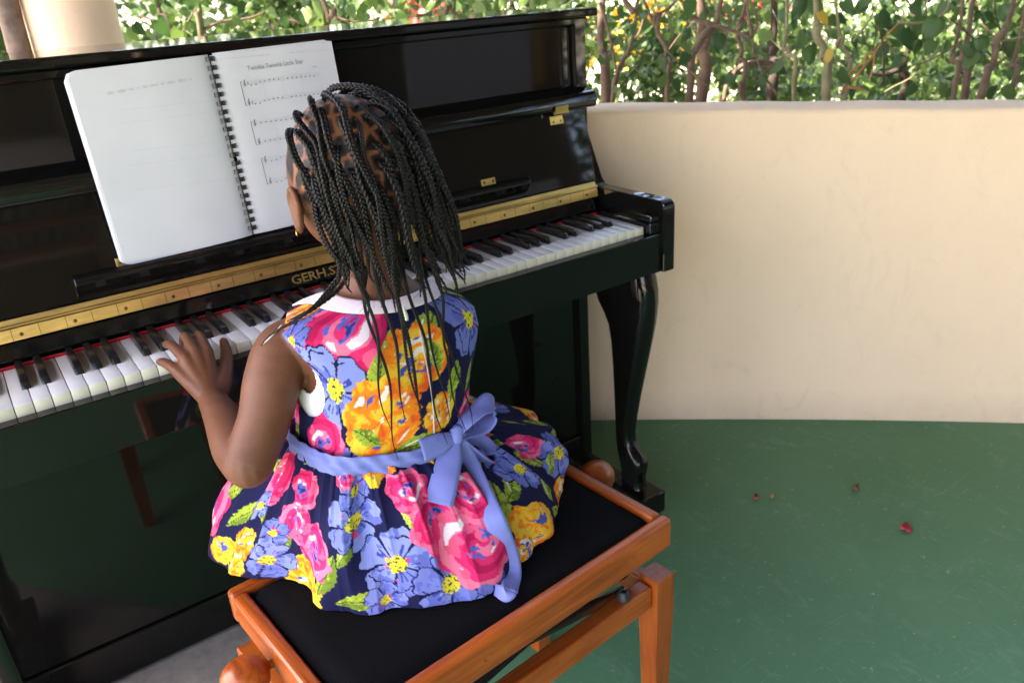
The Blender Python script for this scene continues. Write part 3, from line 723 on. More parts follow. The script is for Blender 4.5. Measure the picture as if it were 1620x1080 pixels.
branch(S['e'], [(1090, 25), (1120, 38), (1155, 48), (1190, 60)], 2.48, .008, BARK); branch(S['e'], [(1190, 60), (1185, 30), (1182, 0)], 2.48, .006, BARK); branch(S['e'], [(1190, 60), (1198, 35), (1188, 0)], 2.48, .005, BARK)
branch(S['e'], [(1190, 60), (1192, 75), (1190, 92)], 2.48, .004, BARK); branch(S['g'], [(1225, 102), (1195, 100), (1170, 108), (1150, 135), (1145, 160)], 2.9, .013, BARK)
branch(S['b'], [(1004, 20), (990, 5), (982, -20)], 2.6, .012, BARK); branch(S['c'], [(1036, 25), (1055, 15), (1072, 0)], 2.5, .006, BARK); branch(S['a'], [(950, 5), (965, 60), (978, 130)], 2.65, .006, BARK)
branch(S['f'], [(1172, 130), (1172, 155)], 2.55, .008, BARK); branch(S['j'], [(1350, 65), (1370, 40), (1390, 5)], 2.4, .004, BARKG)
branch(S['i'], [(1330, 150), (1345, 115), (1365, 100), (1372, 85), (1382, 84), (1382, 100), (1376, 125)], 2.35, .0035, STRAW); branch(S['i'], [(1336, 140), (1355, 120), (1380, 90), (1400, 60), (1430, 28)], 2.45, .0045, STRAW); branch(S['i'], [(1340, 138), (1365, 142), (1372, 148)], 2.35, .004, STRAW)
branch(S['l'], [(1420, 35), (1450, 37), (1480, 30), (1500, 12), (1497, -10)], 2.38, .004, BARKG); branch(S['n'], [(1565, 70), (1600, 62), (1640, 55)], 2.4, .003, BARKG); branch(S['k'], [(1425, 110), (1400, 118), (1380, 118)], 3.1, .012, BARKD)
branch(S['r'], [(535, 60), (500, 45), (470, 35), (440, 30)], 2.95, .007, BARK); branch(S['r'], [(520, 25), (560, 35), (600, 30)], 2.95, .006, BARK); branch(S['q'], [(705, 45), (660, 30), (620, 20)], 3.0, .006, BARK); branch(S['s'], [(316, 50), (350, 35), (390, 30), (420, 20)], 2.9, .006, BARK); branch(S['t'], [(262, 40), (235, 30), (215, 25)], 2.9, .006, BARK)
branch(S['t'], [(285, 60), (300, 30), (320, 0)], 2.8, .004, BARK); branch(S['p'], [(842, 30), (870, 20), (900, 0)], 3.2, .010, BARKD); branch(S['p'], [(840, 40), (815, 20), (808, 0)], 3.2, .016, BARKD)
random.seed(31)
for i in range(46):                       # tangle of thin twigs
    key = random.choice('abcdefghijklmno'); e = S[key]; u = random.uniform(940, 1610); v = random.uniform(20, 150); d = random.uniform(2.35, 3.0); L = random.uniform(40, 110); an = random.uniform(-2.6, -.5)
    pts = [(u+L*t*math.cos(an)+random.uniform(-6, 6), v+L*t*math.sin(an)+random.uniform(-5, 5)) for t in (0, .35, .7, 1)]
    branch(e, pts, d, random.uniform(.0018, .0045), random.choice((BARK, BARK, BARKG, BARKD)), d+random.uniform(-.15, .15))
def owner(p):
    return min(HEDGE, key=lambda h: np.min(np.linalg.norm(h[1]-p, axis=1)))[0]
random.seed(11)
big = [(1092, 0, 34), (1090, 52, 24), (1079, 68, 26), (1088, 86, 32), (1069, 126, 26), (1048, 120, 30), (1049, 90, 28), (1237, 18, 28), (1271, 0, 46), (1238, 98, 32), (980, 16, 20), (1016, 20, 20), (980, 60, 20), (958, 66, 16), (1137, 55, 30), (971, 138, 16), (947, 92, 20), (1273, 52, 36), (1275, 76, 34), (1281, 2, 44), (1276, 50, 40), (1283, 72, 38), (1328, 112, 40), (1369, 4, 30), (1391, 22, 38), (1413, 38, 36), (1434, 46, 40), (1456, 28, 40), (1484, 30, 46), (1499, 6, 34), (1443, 8, 28), (1313, 26, 26), (1335, 2, 28), (1376, -8, 30), (1456, 64, 34), (1475, 66, 30), (1501, 66, 30), (1536, 68, 40), (1542, 84, 38), (1553, 60, 32), (1590, 66, 40), (1609, 58, 38), (1590, 138, 28), (1572, 138, 30), (1613, 94, 40), (1560, 20, 30), (1585, 10, 28), (1030, 60, 20), (1000, 40, 18), (1145, 10, 24), (1160, 120, 22), (1205, 120, 24), (1352, 60, 24), (1400, 70, 28), (1425, 90, 30)]
for u, v, s in big:
    d = random.uniform(2.28, 2.6); p = deep(u, v, d); put_leaf(p, s*d/FPX*.92, owner(p), HL)
for u, v, s in ((1298, 20, 26), (1313, 80, 24)):
    p = deep(u, v, 2.34); put_leaf(p, s*2.34/FPX, owner(p), HLY)
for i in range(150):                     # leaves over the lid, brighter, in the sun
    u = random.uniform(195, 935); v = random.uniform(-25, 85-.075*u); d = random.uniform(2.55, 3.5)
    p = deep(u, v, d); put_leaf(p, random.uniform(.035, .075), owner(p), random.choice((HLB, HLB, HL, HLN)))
for i in range(60):
    u = random.uniform(940, 1640); v = random.uniform(-40, 150); d = random.uniform(2.6, 3.3)
    p = deep(u, v, d); put_leaf(p, random.uniform(.03, .055), owner(p), random.choice((HL, HL, HLB)))
def leaf_cloud(rng, centers, radii, n, size, flat=1.0):
    """many small leaf faces spread through the volume of some clumps"""
    idx = rng.integers(0, len(centers), n); c = np.array(centers)[idx]; r = np.array(radii)[idx]
    d = rng.normal(size=(n, 3)); d /= np.linalg.norm(d, axis=1)[:, None]; q = rng.random(n)**.5
    p = c+d*(r*q)[:, None]; p = p[p[:, 2] > GZ+.01]; n = len(p)
    a = rng.normal(size=(n, 3)); a /= np.linalg.norm(a, axis=1)[:, None]; b = np.cross(a, rng.normal(size=(n, 3))); b /= np.linalg.norm(b, axis=1)[:, None]
    s = size*rng.uniform(.6, 1.3, n)[:, None]
    V = np.stack([p-a*s, p+b*s*.5, p+a*s, p-b*s*.5], 1).reshape(-1, 3); F = np.arange(4*n).reshape(-1, 4)
    return V, F
def cloud_obj(name, V, F, mat, parent=None):
    me = bpy.data.meshes.new(name); me.from_pydata(V.tolist(), [], F.tolist()); finish(me, mat, False); return link(bpy.data.objects.new(name, me), parent)
rng = np.random.default_rng(21)
def m_stuffleaf(name, a, b, c):
    k = N(name).set(Roughness=.5); v = k.coord(); n = k.noise(v, 2.5, 2); n2 = k.noise(v, 40, 2)
    col = k.mix(n2, k.ramp(n, [(.3, a), (.5, b), (.7, c)]), b); k.base(col)
    tr = k.n('BsdfTranslucent'); k.l(col, tr.inputs[0]); mx = k.n('MixShader'); mx.inputs[0].default_value = .4
    k.l(k.b.outputs[0], mx.inputs[1]); k.l(tr.outputs[0], mx.inputs[2]); k.l(mx.outputs[0], k.out.inputs[0]); return k.m
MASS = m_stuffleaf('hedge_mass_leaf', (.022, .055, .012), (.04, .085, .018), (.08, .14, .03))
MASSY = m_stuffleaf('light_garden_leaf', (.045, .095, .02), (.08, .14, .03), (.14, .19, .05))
# thin hedge foliage along the wall, plus an unseen canopy added to shade it
cs, rs = [], []
for i in range(520):
    a = math.radians(rng.uniform(36, 66)); o = rng.uniform(.75, 2.3); cs.append((VC[0]+(VR+.2+o)*math.cos(a), VC[1]+(VR+.2+o)*math.sin(a), rng.uniform(.0, 1.3) if i % 3 == 0 else rng.uniform(1.5, 4.6))); rs.append(rng.uniform(.14, .30) if i % 3 == 0 else rng.uniform(.25, .5))
tag(cloud_obj('hedge_and_canopy', *leaf_cloud(rng, cs, rs, 70000, .031), MASS), 'dense small leaves of the garden hedge and of a canopy added above to shade it', 'foliage', kind='stuff')
# shrubs farther out in the sun
def far_bush(c, r, n, size, mat, label, dots=None, dmat=None, cat='bush'):
    e = tag(empty('garden_bush', (c[0], c[1], GZ)), label, cat)
    cs = [(c[0]+rng.normal()*r*.45, c[1]+rng.normal()*r*.45, max(GZ+.1, c[2]+rng.normal()*r*.35)) for _ in range(14)]
    cloud_obj('crown', *leaf_cloud(rng, cs, [r*.45]*14, n, size), mat, e)
    mesh('trunk', *tube_geo([(c[0], c[1], GZ-.02), (c[0]+.02, c[1], c[2]*.5), (c[0], c[1]+.03, c[2])], [.05, .035, .015], 8), BARK, e, angle=None)
    if dots:
        o = cloud_obj('blossom', *leaf_cloud(rng, cs, [r*.48]*14, dots, size*1.1), dmat, e); tag(o, kind='stuff')
RED = m_plain('red_blossom', (.70, .03, .035), .6); YEL = m_plain('yellow_blossom', (.80, .45, .02), .6); PINK = m_plain('pink_blossom', (.75, .16, .14), .6)
def gp(u, v, dist): 
    d = deep(u, v, dist); return d
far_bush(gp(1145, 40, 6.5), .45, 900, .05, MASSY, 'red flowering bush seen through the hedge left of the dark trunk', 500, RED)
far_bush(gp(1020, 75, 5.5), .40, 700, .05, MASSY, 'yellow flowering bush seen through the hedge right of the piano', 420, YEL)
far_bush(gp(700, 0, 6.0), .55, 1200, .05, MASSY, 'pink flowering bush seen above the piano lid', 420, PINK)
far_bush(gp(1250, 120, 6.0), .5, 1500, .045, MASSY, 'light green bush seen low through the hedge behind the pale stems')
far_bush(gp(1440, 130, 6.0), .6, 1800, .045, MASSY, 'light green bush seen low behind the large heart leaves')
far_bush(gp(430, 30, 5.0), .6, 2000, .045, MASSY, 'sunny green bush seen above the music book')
far_bush(gp(1580, 60, 7.5), 1.0, 2500, .06, MASS, 'dark green bush far right beyond the leaning stem')
far_bush(gp(-60, 40, 4.5), .6, 2500, .05, MASS, 'dark green bush left of the wooden post')
cs, rs = [], []
for i in range(260):
    a = math.radians(rng.uniform(0, 110)); R_ = rng.uniform(18, 30); cs.append((R_*math.sin(a)*1.0, R_*math.cos(a), rng.uniform(.5, 5))); rs.append(rng.uniform(.8, 1.8))
tag(cloud_obj('distant_trees', *leaf_cloud(rng, cs, rs, 16000, .16), MASS), 'distant green tree line beyond the garden', 'trees', kind='stuff')
cs, rs = [], []
for i in range(240):
    u = rng.uniform(-100, 1750); d_ = rng.uniform(3.9, 8.5); q = deep(u, 60, d_); cs.append((q[0], q[1], rng.uniform(-.1, .75)+.05*d_)); rs.append(rng.uniform(.15, .34))
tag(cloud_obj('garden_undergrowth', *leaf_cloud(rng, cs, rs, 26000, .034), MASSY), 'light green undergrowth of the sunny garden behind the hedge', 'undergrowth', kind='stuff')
# unseen plaster walls at the back, added to darken the piano reflections
DARKPLASTER = m_plain('darkened_plaster', (.10, .075, .05), .8, .1, 6, .15)  # plaster darkened so the lacquer mirrors less light
hs_ = tag(empty('added_house', (1.2, -4.8, 0)), 'unseen plastered walls added at the back of the terrace to darken the piano reflections', 'building')
box('wall', .8, 4.6, -4.95, -4.75, -.1, 3.2, DARKPLASTER, hs_, .003)
box('back_wall', -2.6, .78, -9.2, -9.0, -.1, 3.2, DARKPLASTER, hs_, .003); box('end_wall', .6, .79, -8.99, -4.96, -.1, 3.2, DARKPLASTER, hs_, .003)
dr = box('door', 1.2, 2.1, -4.748, -4.72, .0, 2.05, BEAM, hs_, .003)
box('door_frame', 2.105, 2.2, -4.748, -4.70, .0, 2.12, BEAM, dr, .003)
# the far side of the terrace, mirrored in the upper panel of the piano
BOARD = m_plain('grey_board', (.42, .41, .46), .6, 0, 3, .05)
bd = tag(empty('display_board', (2.45, -2.9, 0)), 'large pale grey board mirrored in the upper piano panel', 'board')
box('panel', 1.98, 2.95, -3.02, -3.0, .50, 1.32, BOARD, bd, .003)
for x in (2.1, 2.85): box('leg', x-.02, x+.02, -3.07, -3.022, .002, 1.2, BEAM, bd, .003)
cab = tag(empty('yellow_cupboard', (3.2, -3.1, 0)), 'brown and yellow cupboard mirrored beside the grey board', 'cupboard')
OCH = m_plain('ochre_paint', (.42, .25, .03), .5)
box('carcass', 3.0, 3.32, -3.5, -3.1, .004, 1.25, BEAM, cab, .004); box('door', 3.01, 3.13, -3.099, -3.085, .55, 1.22, OCH, cab, .003)
cs, rs = [], []
for i in range(220):  # hedge raised well above the wall to block the mirrored sky
    a = math.radians(rng.uniform(-30, 24)); o = rng.uniform(.5, 2.0); cs.append((WC[0]+(WR+.4+o)*math.cos(a), WC[1]+(WR+.4+o)*math.sin(a), rng.uniform(.2, 5.2))); rs.append(rng.uniform(.3, .6))
tag(cloud_obj('far_hedge_foliage', *leaf_cloud(rng, cs, rs, 15000, .075), MASS), 'leafy hedge behind the far wall, raised tall to block the sky mirrored in the piano', 'foliage', kind='stuff')
# fallen bits on the floor
PET = m_plain('red_petal', (.42, .03, .035), .6); HUSK = m_plain('brown_husk', (.16, .08, .03), .8); STR = m_plain('straw_bit', (.40, .28, .10), .8)
def scrap(name, px, size, mat, label, cat, seed, long=1.0):
    c = at(px[0], px[1], 'z', 0.0); rg = np.random.default_rng(seed); n = 9; V = [(c[0], c[1], .006)]
    for ring, (rr_, z) in enumerate(((.55, .010), (1.0, .003))):
        for j in range(n):
            t = 2*math.pi*j/n; r_ = size*rr_*(1+.35*rg.normal()*.5); V.append((c[0]+r_*math.cos(t)*long, c[1]+r_*math.sin(t), z+abs(rg.normal())*.004))
    F = [(0, 1+j, 1+(j+1) % n) for j in range(n)]+[(1+j, 1+n+j, 1+n+(j+1) % n, 1+(j+1) % n) for j in range(n)]
    o = tag(mesh(name, V, F, mat, None, angle=None), label, cat)
    md = o.modifiers.new('thick', 'SOLIDIFY'); md.thickness = .0015; return o
scrap('petal', (1196, 789), .0075, PET, 'small round red petal on the green floor nearest the bench', 'petal', 1)
scrap('petal', (1433, 838), .012, PET, 'larger red petal on the green floor farthest from the piano', 'petal', 2, 1.3)
scrap('dry_husk', (1354, 775), .007, HUSK, 'small brown husk on the green floor between the two petals', 'husk', 3, 1.5)
scrap('straw_bit', (1222, 788), .004, STR, 'tiny straw coloured splinter beside the small red petal', 'splinter', 4, 2.6)

# ------------------------------------------------------------------ the girl on the bench
girl = tag(empty('person', (-.14, -.27, BZ)), 'young girl in a colourful floral dress with long black braids playing the piano', 'person')
# torso sections: z, centre x, centre y, half width, half depth
TS = np.array([(.477, -.145, -.262, .120, .098), (.50, -.145, -.262, .136, .110), (.55, -.146, -.260, .136, .106), (.60, -.147, -.258, .122, .097), (.645, -.146, -.257, .113, .092),
               (.70, -.134, -.255, .117, .092), (.74, -.124, -.253, .121, .090), (.78, -.116, -.251, .124, .085), (.805, -.114, -.249, .122, .078), (.822, -.115, -.248, .104, .066),
               (.838, -.118, -.246, .072, .054), (.850, -.120, -.244, .053, .047), (.865, -.122, -.241, .044, .043), (.885, -.124, -.238, .038, .039), (.92, -.128, -.232, .036, .038)])
def tsec(z): return [np.interp(z, TS[:, 0], TS[:, i]) for i in (1, 2, 3, 4)]
def sstep(a, b, x): t = np.clip((x-a)/(b-a), 0, 1); return t*t*(3-2*t)
def tpoint(th, z, off=0.0):
    """torso surface; th = -90 deg is the back"""
    cx, cy, a, b = tsec(z); c, s = np.cos(th), np.sin(th)
    e = .88
    x = cx+(a+off)*np.sign(c)*np.abs(c)**e; y = cy+(b+off)*np.sign(s)*np.abs(s)**e
    lift = sstep(.70, .82, z)
    d = (x-cx)/.125
    x = x-np.where(d < 0, .024*np.abs(d)**2*sstep(.75, .81, z)*sstep(.85, .82, z), 0)
    zz = z+lift*np.where(d < 0, .026*np.abs(d)**1.4, -.006*np.abs(d)**1.4)
    return np.stack([x+0*zz, y+0*zz, zz+0*x], -1)
HC = np.array([-.132, -.238, 1.003]); HRAD = np.array([.0755, .0930, .0990])
parts = []
ang = np.linspace(-math.pi, math.pi, 40, endpoint=False)
parts.append(loft_geo([tpoint(ang, np.full(40, z)) for z in np.linspace(.477, .92, 46)]))
def limb(P, R, k=8, n=30, R2=None):
    P = np.asarray(P, float); S_ = smooth_path(P, k); t = np.linspace(0, len(P)-1, len(S_)); Rr = np.interp(t, np.arange(len(P)), R)
    v, f = tube_geo(S_, Rr, n)
    c0 = sphere_geo(S_[0], Rr[0]*.99, 12, 8); c1 = sphere_geo(S_[-1], Rr[-1]*.99, 12, 8)
    return [(v, f), c0, c1]
# head
def hp(x, y, z): return HC+np.array([x, y, z])
HT = Matrix.Rotation(math.radians(-9), 3, 'X')          # chin tucked a little towards the keys
HTn = np.array(HT)
def hs(c, r): parts.append(sphere_geo(HC+HTn@np.array(c), r, 28, 20, HTn))
hs((0, 0, 0), HRAD); hs((0, .030, -.035), (.061, .063, .064)); hs((0, .045, -.072), (.040, .042, .034)); hs((0, .062, -.048), (.040, .030, .042))
hs((0, .100, -.030), (.0115, .012, .016)); hs((0, .106, -.038), (.0105, .008, .008)); hs((-.011, .100, -.040), (.007, .007, .006)); hs((.011, .100, -.040), (.007, .007, .006))
hs((0, .0925, -.061), (.019, .008, .0055)); hs((0, .0915, -.069), (.017, .008, .006)); hs((-.036, .066, -.035), (.022, .024, .024)); hs((.036, .066, -.035), (.022, .024, .024)); hs((0, .080, -.090), (.016, .014, .013))
hs((0, .078, .012), (.046, .016, .012))
for s in (-1, 1):                                        # ears
    c = np.array([s*.0750, -.006, -.026]); E_ = []
    for i in range(20):
        t = 2*math.pi*i/20; E_.append(HC+HTn@(c+np.array([s*(.008), -.004+.0135*math.cos(t)*(.95 if math.sin(t) > 0 else .70), .0240*math.sin(t)])))
    E_.append(E_[0]); parts.append(tube_geo(np.array(E_), [.0042+.0010*(math.sin(2*math.pi*i/20) < -.6) for i in range(21)], 8, False))
    parts.append(sphere_geo(HC+HTn@(c+np.array([s*.004, -.002, 0])), (.0042, .0124, .0228), 16, 12, HTn)); parts.append(sphere_geo(HC+HTn@(c+np.array([s*.007, .000, -.0238])), (.0045, .0075, .0085), 12, 10, HTn))
parts += limb([(-.121, -.246, .835), (-.125, -.240, .875), HC+np.array([.004, -.012, -.060]), HC+np.array([.0, .0, -.03])], [.046, .040, .041, .045])
# left arm, as it lies in the photograph
LS = np.array([-.246, -.226, .795]); LE = at(393, 733, 'y', -.272); LW = at(337, 634, 'y', -.105)
parts += limb([LS+np.array([.035, .004, .0]), LS+np.array([-.006, 0, -.004]), LS*.72+LE*.28+np.array([-.008, -.002, 0]), LS*.4+LE*.6+np.array([-.003, -.004, -.002]), LE], [.037, .0395, .0375, .0335, .0320])
parts += limb([LE, LE*.72+LW*.28+np.array([-.003, 0, -.003]), LE*.35+LW*.65, LW*.9+LE*.1, LW], [.0320, .0310, .0262, .0215, .0205])
def hand(W_, fing, thumb, palm_r=.0125):
    """fing: per finger knuckle, middle joint, end joint, tip"""
    out = []
    mc = [f[0] for f in fing]
    for f in fing:
        out += limb([W_*.8+f[0]*.2, W_*.45+f[0]*.55, f[0]], [.0150, .0125, .0098], 5, 18)
        out += limb(f, [.0092, .0079, .0071, .0060], 6, 18)
    for a, b in zip(mc[:-1], mc[1:]): out += limb([(a+b)/2*.9+W_*.1, (a+b)/2*.45+W_*.55], [.0085, .0125], 4, 10)
    out += limb([W_*.92+thumb[0]*.08, thumb[0]], [.0165, .0140], 4, 10); out += limb(thumb, [.0140, .0112, .0089, .0066], 5, 10)
    return out
Z = lambda u, v, z: at(u, v, 'z', z)
Y = lambda u, v, y: at(u, v, 'y', y)
LF = [[Y(281, 587, -.050), Y(267, 577, -.028), Y(258.5, 573, -.013), Y(252.5, 572, -.004)],
      [Y(293, 567, -.045), Y(277, 551, -.012), Y(268, 545, .008), Y(262.5, 545, .026)],
      [Y(309, 557, -.042), Y(297.5, 538, -.012), Y(291, 532, .010), Y(291, 532, .010)+np.array([-.002, .013, -.015])],
      [Y(327, 556, -.043), Y(319, 537, -.014), Y(314, 529.5, .008), Y(314, 529.5, .008)+np.array([-.003, .013, -.014])]]
LT = [Y(352, 606, -.084), Y(357.5, 580, -.055), Y(358, 557, -.030), Y(353.5, 539, -.008)]
parts += hand(LW, LF, LT)
# right arm, hidden behind her body
RS, RE, RW = np.array([-.022, -.222, .772]), np.array([-.010, -.150, .640]), np.array([-.040, -.070, .742])
parts += limb([RS+np.array([-.035, 0, 0]), RS, RS*.6+RE*.4, RE], [.036, .036, .034, .031]); parts += limb([RE, RE*.6+RW*.4, RW], [.033, .029, .0215])
RF = []
for i, dx in enumerate((-.034, -.014, .006, .026)):
    k0 = RW+np.array([dx*.9, .055-abs(i-1)*.004, .022]); RF.append([k0, k0+np.array([dx*.15, .026, .006]), k0+np.array([dx*.2, .044, -.010]), k0+np.array([dx*.22, .050, -.0255])])
parts += hand(RW, RF, [RW+np.array([-.022, .018, .005]), RW+np.array([-.040, .040, .006]), RW+np.array([-.048, .058, .004]), RW+np.array([-.050, .070, -.003])])
# legs
for x, kx in ((-.205, -.215), (-.085, -.070)):
    parts += limb([(x, -.24, .540), (x*.6+kx*.4, -.12, .541), (kx, -.005, .538)], [.066, .060, .048]); parts += limb([(kx, -.005, .538), (kx, .045, .42), (kx, .052, .33), (kx, .050, .225)], [.048, .044, .037, .026])
    parts += limb([(kx, .048, .22), (kx, .060, .185), (kx, .12, .165), (kx, .155, .160)], [.028, .029, .026, .019])
V_, F_ = merge(parts)
tmp = bpy.data.meshes.new('tmp'); tmp.from_pydata(V_.tolist(), [], F_); to = bpy.data.objects.new('tmp', tmp); COL.objects.link(to)
md = to.modifiers.new('r', 'REMESH'); md.mode = 'VOXEL'; md.voxel_size = .0024; md.adaptivity = 0.0
md = to.modifiers.new('s', 'SMOOTH'); md.factor = .5; md.iterations = 5
bpy.context.view_layer.update()
body = bpy.data.meshes.new_from_object(to.evaluated_get(bpy.context.evaluated_depsgraph_get())); bpy.data.objects.remove(to); bpy.data.meshes.remove(tmp)
body.name = 'body'; nv = len(body.vertices); BV = np.zeros(nv*3); body.vertices.foreach_get('co', BV); BV = BV.reshape(-1, 3)

# braid roots on the scalp
ELB = np.array([-.002, -.020, -.026])
def scalp(lat, az, off=0.0):
    """lat 90 = crown, az measured from the back of the head, + towards her right"""
    d = np.array([math.cos(lat)*math.sin(az), -math.cos(lat)*math.cos(az), math.sin(lat)])
    return HC+HTn@(d*(HRAD+off)), HTn@(d/HRAD/np.linalg.norm(d/HRAD))
random.seed(19); roots = []
for lat in (-22, -6, 9, 24, 39, 54, 69, 84):
    la = math.radians(lat); circ = 2*math.pi*math.cos(la)*.084; amax = 180 if lat > 60 else (150 if lat > 45 else (118 if lat > 30 else (98 if lat > 15 else (76 if lat > 0 else (66 if lat > -10 else 56)))))
    nR = max(2, int(circ*(amax/180)/.0188))
    for i in range(nR):
        az = -amax+2*amax*(i+.5)/nR+random.uniform(-3, 3); roots.append((la+math.radians(random.uniform(-3, 3)), math.radians(az), lat))
RP = np.array([scalp(a, b)[0] for a, b, _ in roots])
# skin and scalp colours
SK, SKD, HAIR = np.array([.132, .049, .0245]), np.array([.150, .062, .036]), np.array([.012, .009, .008])
nz = fbm(BV[:, 0]*60+BV[:, 1]*40, BV[:, 2]*60+BV[:, 1]*31, 2)
nz2 = fbm(BV[:, 0]*17+BV[:, 1]*13, BV[:, 2]*17+BV[:, 1]*9, 6); colr = SK*(.72+.28*nz+.30*nz2)[:, None]
loc = (BV-HC)@HTn; on_head = (np.linalg.norm(loc/HRAD, axis=1) < 1.22) & (BV[:, 2] > .90)
D = np.linalg.norm(BV[on_head][:, None, :]-RP[None], axis=2); D.sort(axis=1); gap = D[:, 1]-D[:, 0]
L_ = loc[on_head]; latv = np.degrees(np.arctan2(L_[:, 2], np.hypot(L_[:, 0], L_[:, 1]))); azv = np.degrees(np.abs(np.arctan2(L_[:, 0], -L_[:, 1])))
lim = np.interp(latv, [-40, -25, -8, 5, 20, 35, 50, 62, 90], [45, 66, 84, 97, 112, 128, 145, 175, 181])
hairy = sstep(3, -7, azv-lim)*sstep(-34, -26, latv)*sstep(.0790, .0765, np.abs(L_[:, 0]))
wob = vnoise(L_[:, 0]*420, L_[:, 2]*420+L_[:, 1]*300, 4)
part_ = sstep(.0018, .0072, gap+.0034*(wob-.5))
hd_ = (hairy*(.10+.90*part_))[:, None]; warm = np.array([.25, .096, .044])
colr[on_head] = (warm*(hairy[:, None])+colr[on_head]*(1-hairy[:, None]))*(1-hd_)+HAIR*hd_
d = np.linalg.norm(BV-(LE+ELB), axis=1); colr += (np.exp(-(d/.026)**2)*.45*(.6+.8*nz))[:, None]*(SKD*.75-colr)
for f in LF+RF:                                          # knuckles a little darker, nails paler
    for j in (1, 2):
        d = np.linalg.norm(BV-f[j], axis=1); colr += (np.exp(-(d/.009)**2)*.30)[:, None]*(SKD*.6-colr)
    nail = f[3]+np.array([0, .0015, .0052]); d = np.linalg.norm(BV-nail, axis=1); colr += (sstep(.0052, .0036, d)*.85)[:, None]*(np.array([.42, .24, .17])-colr)
d = np.linalg.norm(BV-(LT[3]+np.array([.004, .001, .004])), axis=1); colr += (sstep(.0062, .0042, d)*.85)[:, None]*(np.array([.42, .24, .17])-colr)
def col_attr(me, c, name='tint'):
    a = me.color_attributes.new(name, 'FLOAT_COLOR', 'POINT'); a.data.foreach_set('color', np.concatenate([np.clip(c, 0, 1), np.ones((len(c), 1))], 1).astype(np.float32).ravel())
col_attr(body, colr)
k = N('brown_skin').set(Roughness=.52); k.b.inputs['Specular IOR Level'].default_value = .30
ca_ = k.n('VertexColor', layer_name='tint'); k.base(ca_.outputs[0]); k.b.inputs['Subsurface Weight'].default_value = .06; k.b.inputs['Subsurface Radius'].default_value = (.010, .004, .002); k.b.inputs['Subsurface Scale'].default_value = .5
hv = k.n('Math', operation='ADD'); k.l(k.noise(k.coord(), 240, 4, .6), hv.inputs[0]); k.l(k.noise(k.coord(), 620, 2, .6), hv.inputs[1]); k.bump(hv.outputs[0], .20, .0016)
finish(body, k.m, True, None); bodyo = link(bpy.data.objects.new('body', body), girl)
EYEW = m_plain('eye_white', (.75, .73, .70), .2); EYED = m_plain('eye_iris', (.02, .012, .008), .1); GOLD = m_brass('gold', .2, (.85, .55, .16)); LIP = m_plain('lip', (.25, .07, .055), .4)
for s in (-1, 1):
    c = np.array([s*.031, .0752, -.006]); e = mesh('eye', *sphere_geo(HC+HTn@c, .0105, 14, 10, HTn), EYEW, girl, angle=None); mesh('iris', *sphere_geo(HC+HTn@(c+np.array([0, .0062, -.001])), .0052, 12, 8, HTn), EYED, e, angle=None)
    er = HC+HTn@np.array([s*.0870, -.006, -.056]); rg = [er+HTn@np.array([.0008*math.cos(t), .0026*math.cos(t), .0026*math.sin(t)]) for t in np.linspace(0, 2*math.pi, 17)]
    mesh('earring', *tube_geo(np.array(rg), .0010, 8, False), GOLD, girl, angle=None)
mesh('mouth', *sphere_geo(HC+HTn@np.array([0, .0965, -.0645]), (.017, .0045, .0055), 14, 10, HTn), LIP, girl, angle=None)

# ------------------------------------------------------------------ clothes
def zwaist(x): return .647-.15*(x+.146)
UV_S = {}
def cloth(name, P, quad_keep, uv, mat, thick, colors=None, parent=girl, offs=-1):
    nu, nv_ = P.shape[:2]; idx = -np.ones(nu*nv_, int); F = []
    I = np.arange(nu*nv_).reshape(nu, nv_); F = np.stack([I[:-1, :-1], I[1:, :-1], I[1:, 1:], I[:-1, 1:]], -1).reshape(-1, 4); F = F[quad_keep.reshape(-1)]
    used = np.unique(F); idx[used] = np.arange(len(used)); V = P.reshape(-1, 3)[used]; F = idx[F]
    me = bpy.data.meshes.new(name); me.vertices.add(len(V)); me.vertices.foreach_set('co', V.ravel()); me.loops.add(F.size); me.loops.foreach_set('vertex_index', F.ravel().astype(np.int32))
    me.polygons.add(len(F)); me.polygons.foreach_set('loop_start', np.arange(0, F.size, 4, dtype=np.int32)); me.update(calc_edges=True); me.validate()
    if colors is not None: col_attr(me, colors.reshape(-1, 3)[used], 'print')
    finish(me, mat, True, None); o = link(bpy.data.objects.new(name, me), parent)
    md = o.modifiers.new('thick', 'SOLIDIFY'); md.thickness = thick; md.offset = offs
    return o
# bodice grid
NB_U, NB_V = 470, 150
th = np.linspace(-math.pi*1.5, math.pi*.5, NB_U)           # seam hidden in front
vv = np.linspace(0, 1, NB_V); TH, VV = np.meshgrid(th, vv, indexing='ij')
bx = tsec(.645)[0]+.12*np.cos(TH); z0 = zwaist(bx)-.006; ZB = z0+(.8485-z0)*VV
def arm_f(TH, Z_, cz, hz, ht):
    sh_ = np.interp(Z_, [.72, .76, .82], [-10, 0, 14])    # the openings lean: low at the back, high in front
    dl = (np.degrees(TH)+180+sh_+180) % 360-180; dr = (np.degrees(TH)-sh_+180) % 360-180
    return np.minimum((dl/ht)**2+((Z_-cz)/hz)**2, (dr/ht)**2+((Z_-cz)/hz)**2)
def neck_z(TH): return .846-.030*np.clip(np.sin(TH), 0, 1)**1.5
fA = arm_f(TH, ZB, .768, .054, 27)
PB = tpoint(TH, np.minimum(ZB, neck_z(TH)), .0065+.0012*np.sin(TH*9+ZB*40)+.0025*sstep(.70, .64, ZB)*np.sin(TH*13+ZB*60))
fq = (fA[:-1, :-1]+fA[1:, :-1]+fA[1:, 1:]+fA[:-1, 1:])/4; zq = (ZB[:-1, :-1]+ZB[1:, 1:])/2; keepB = (fq > 1.0) & (zq < neck_z(TH[:-1, :-1]))
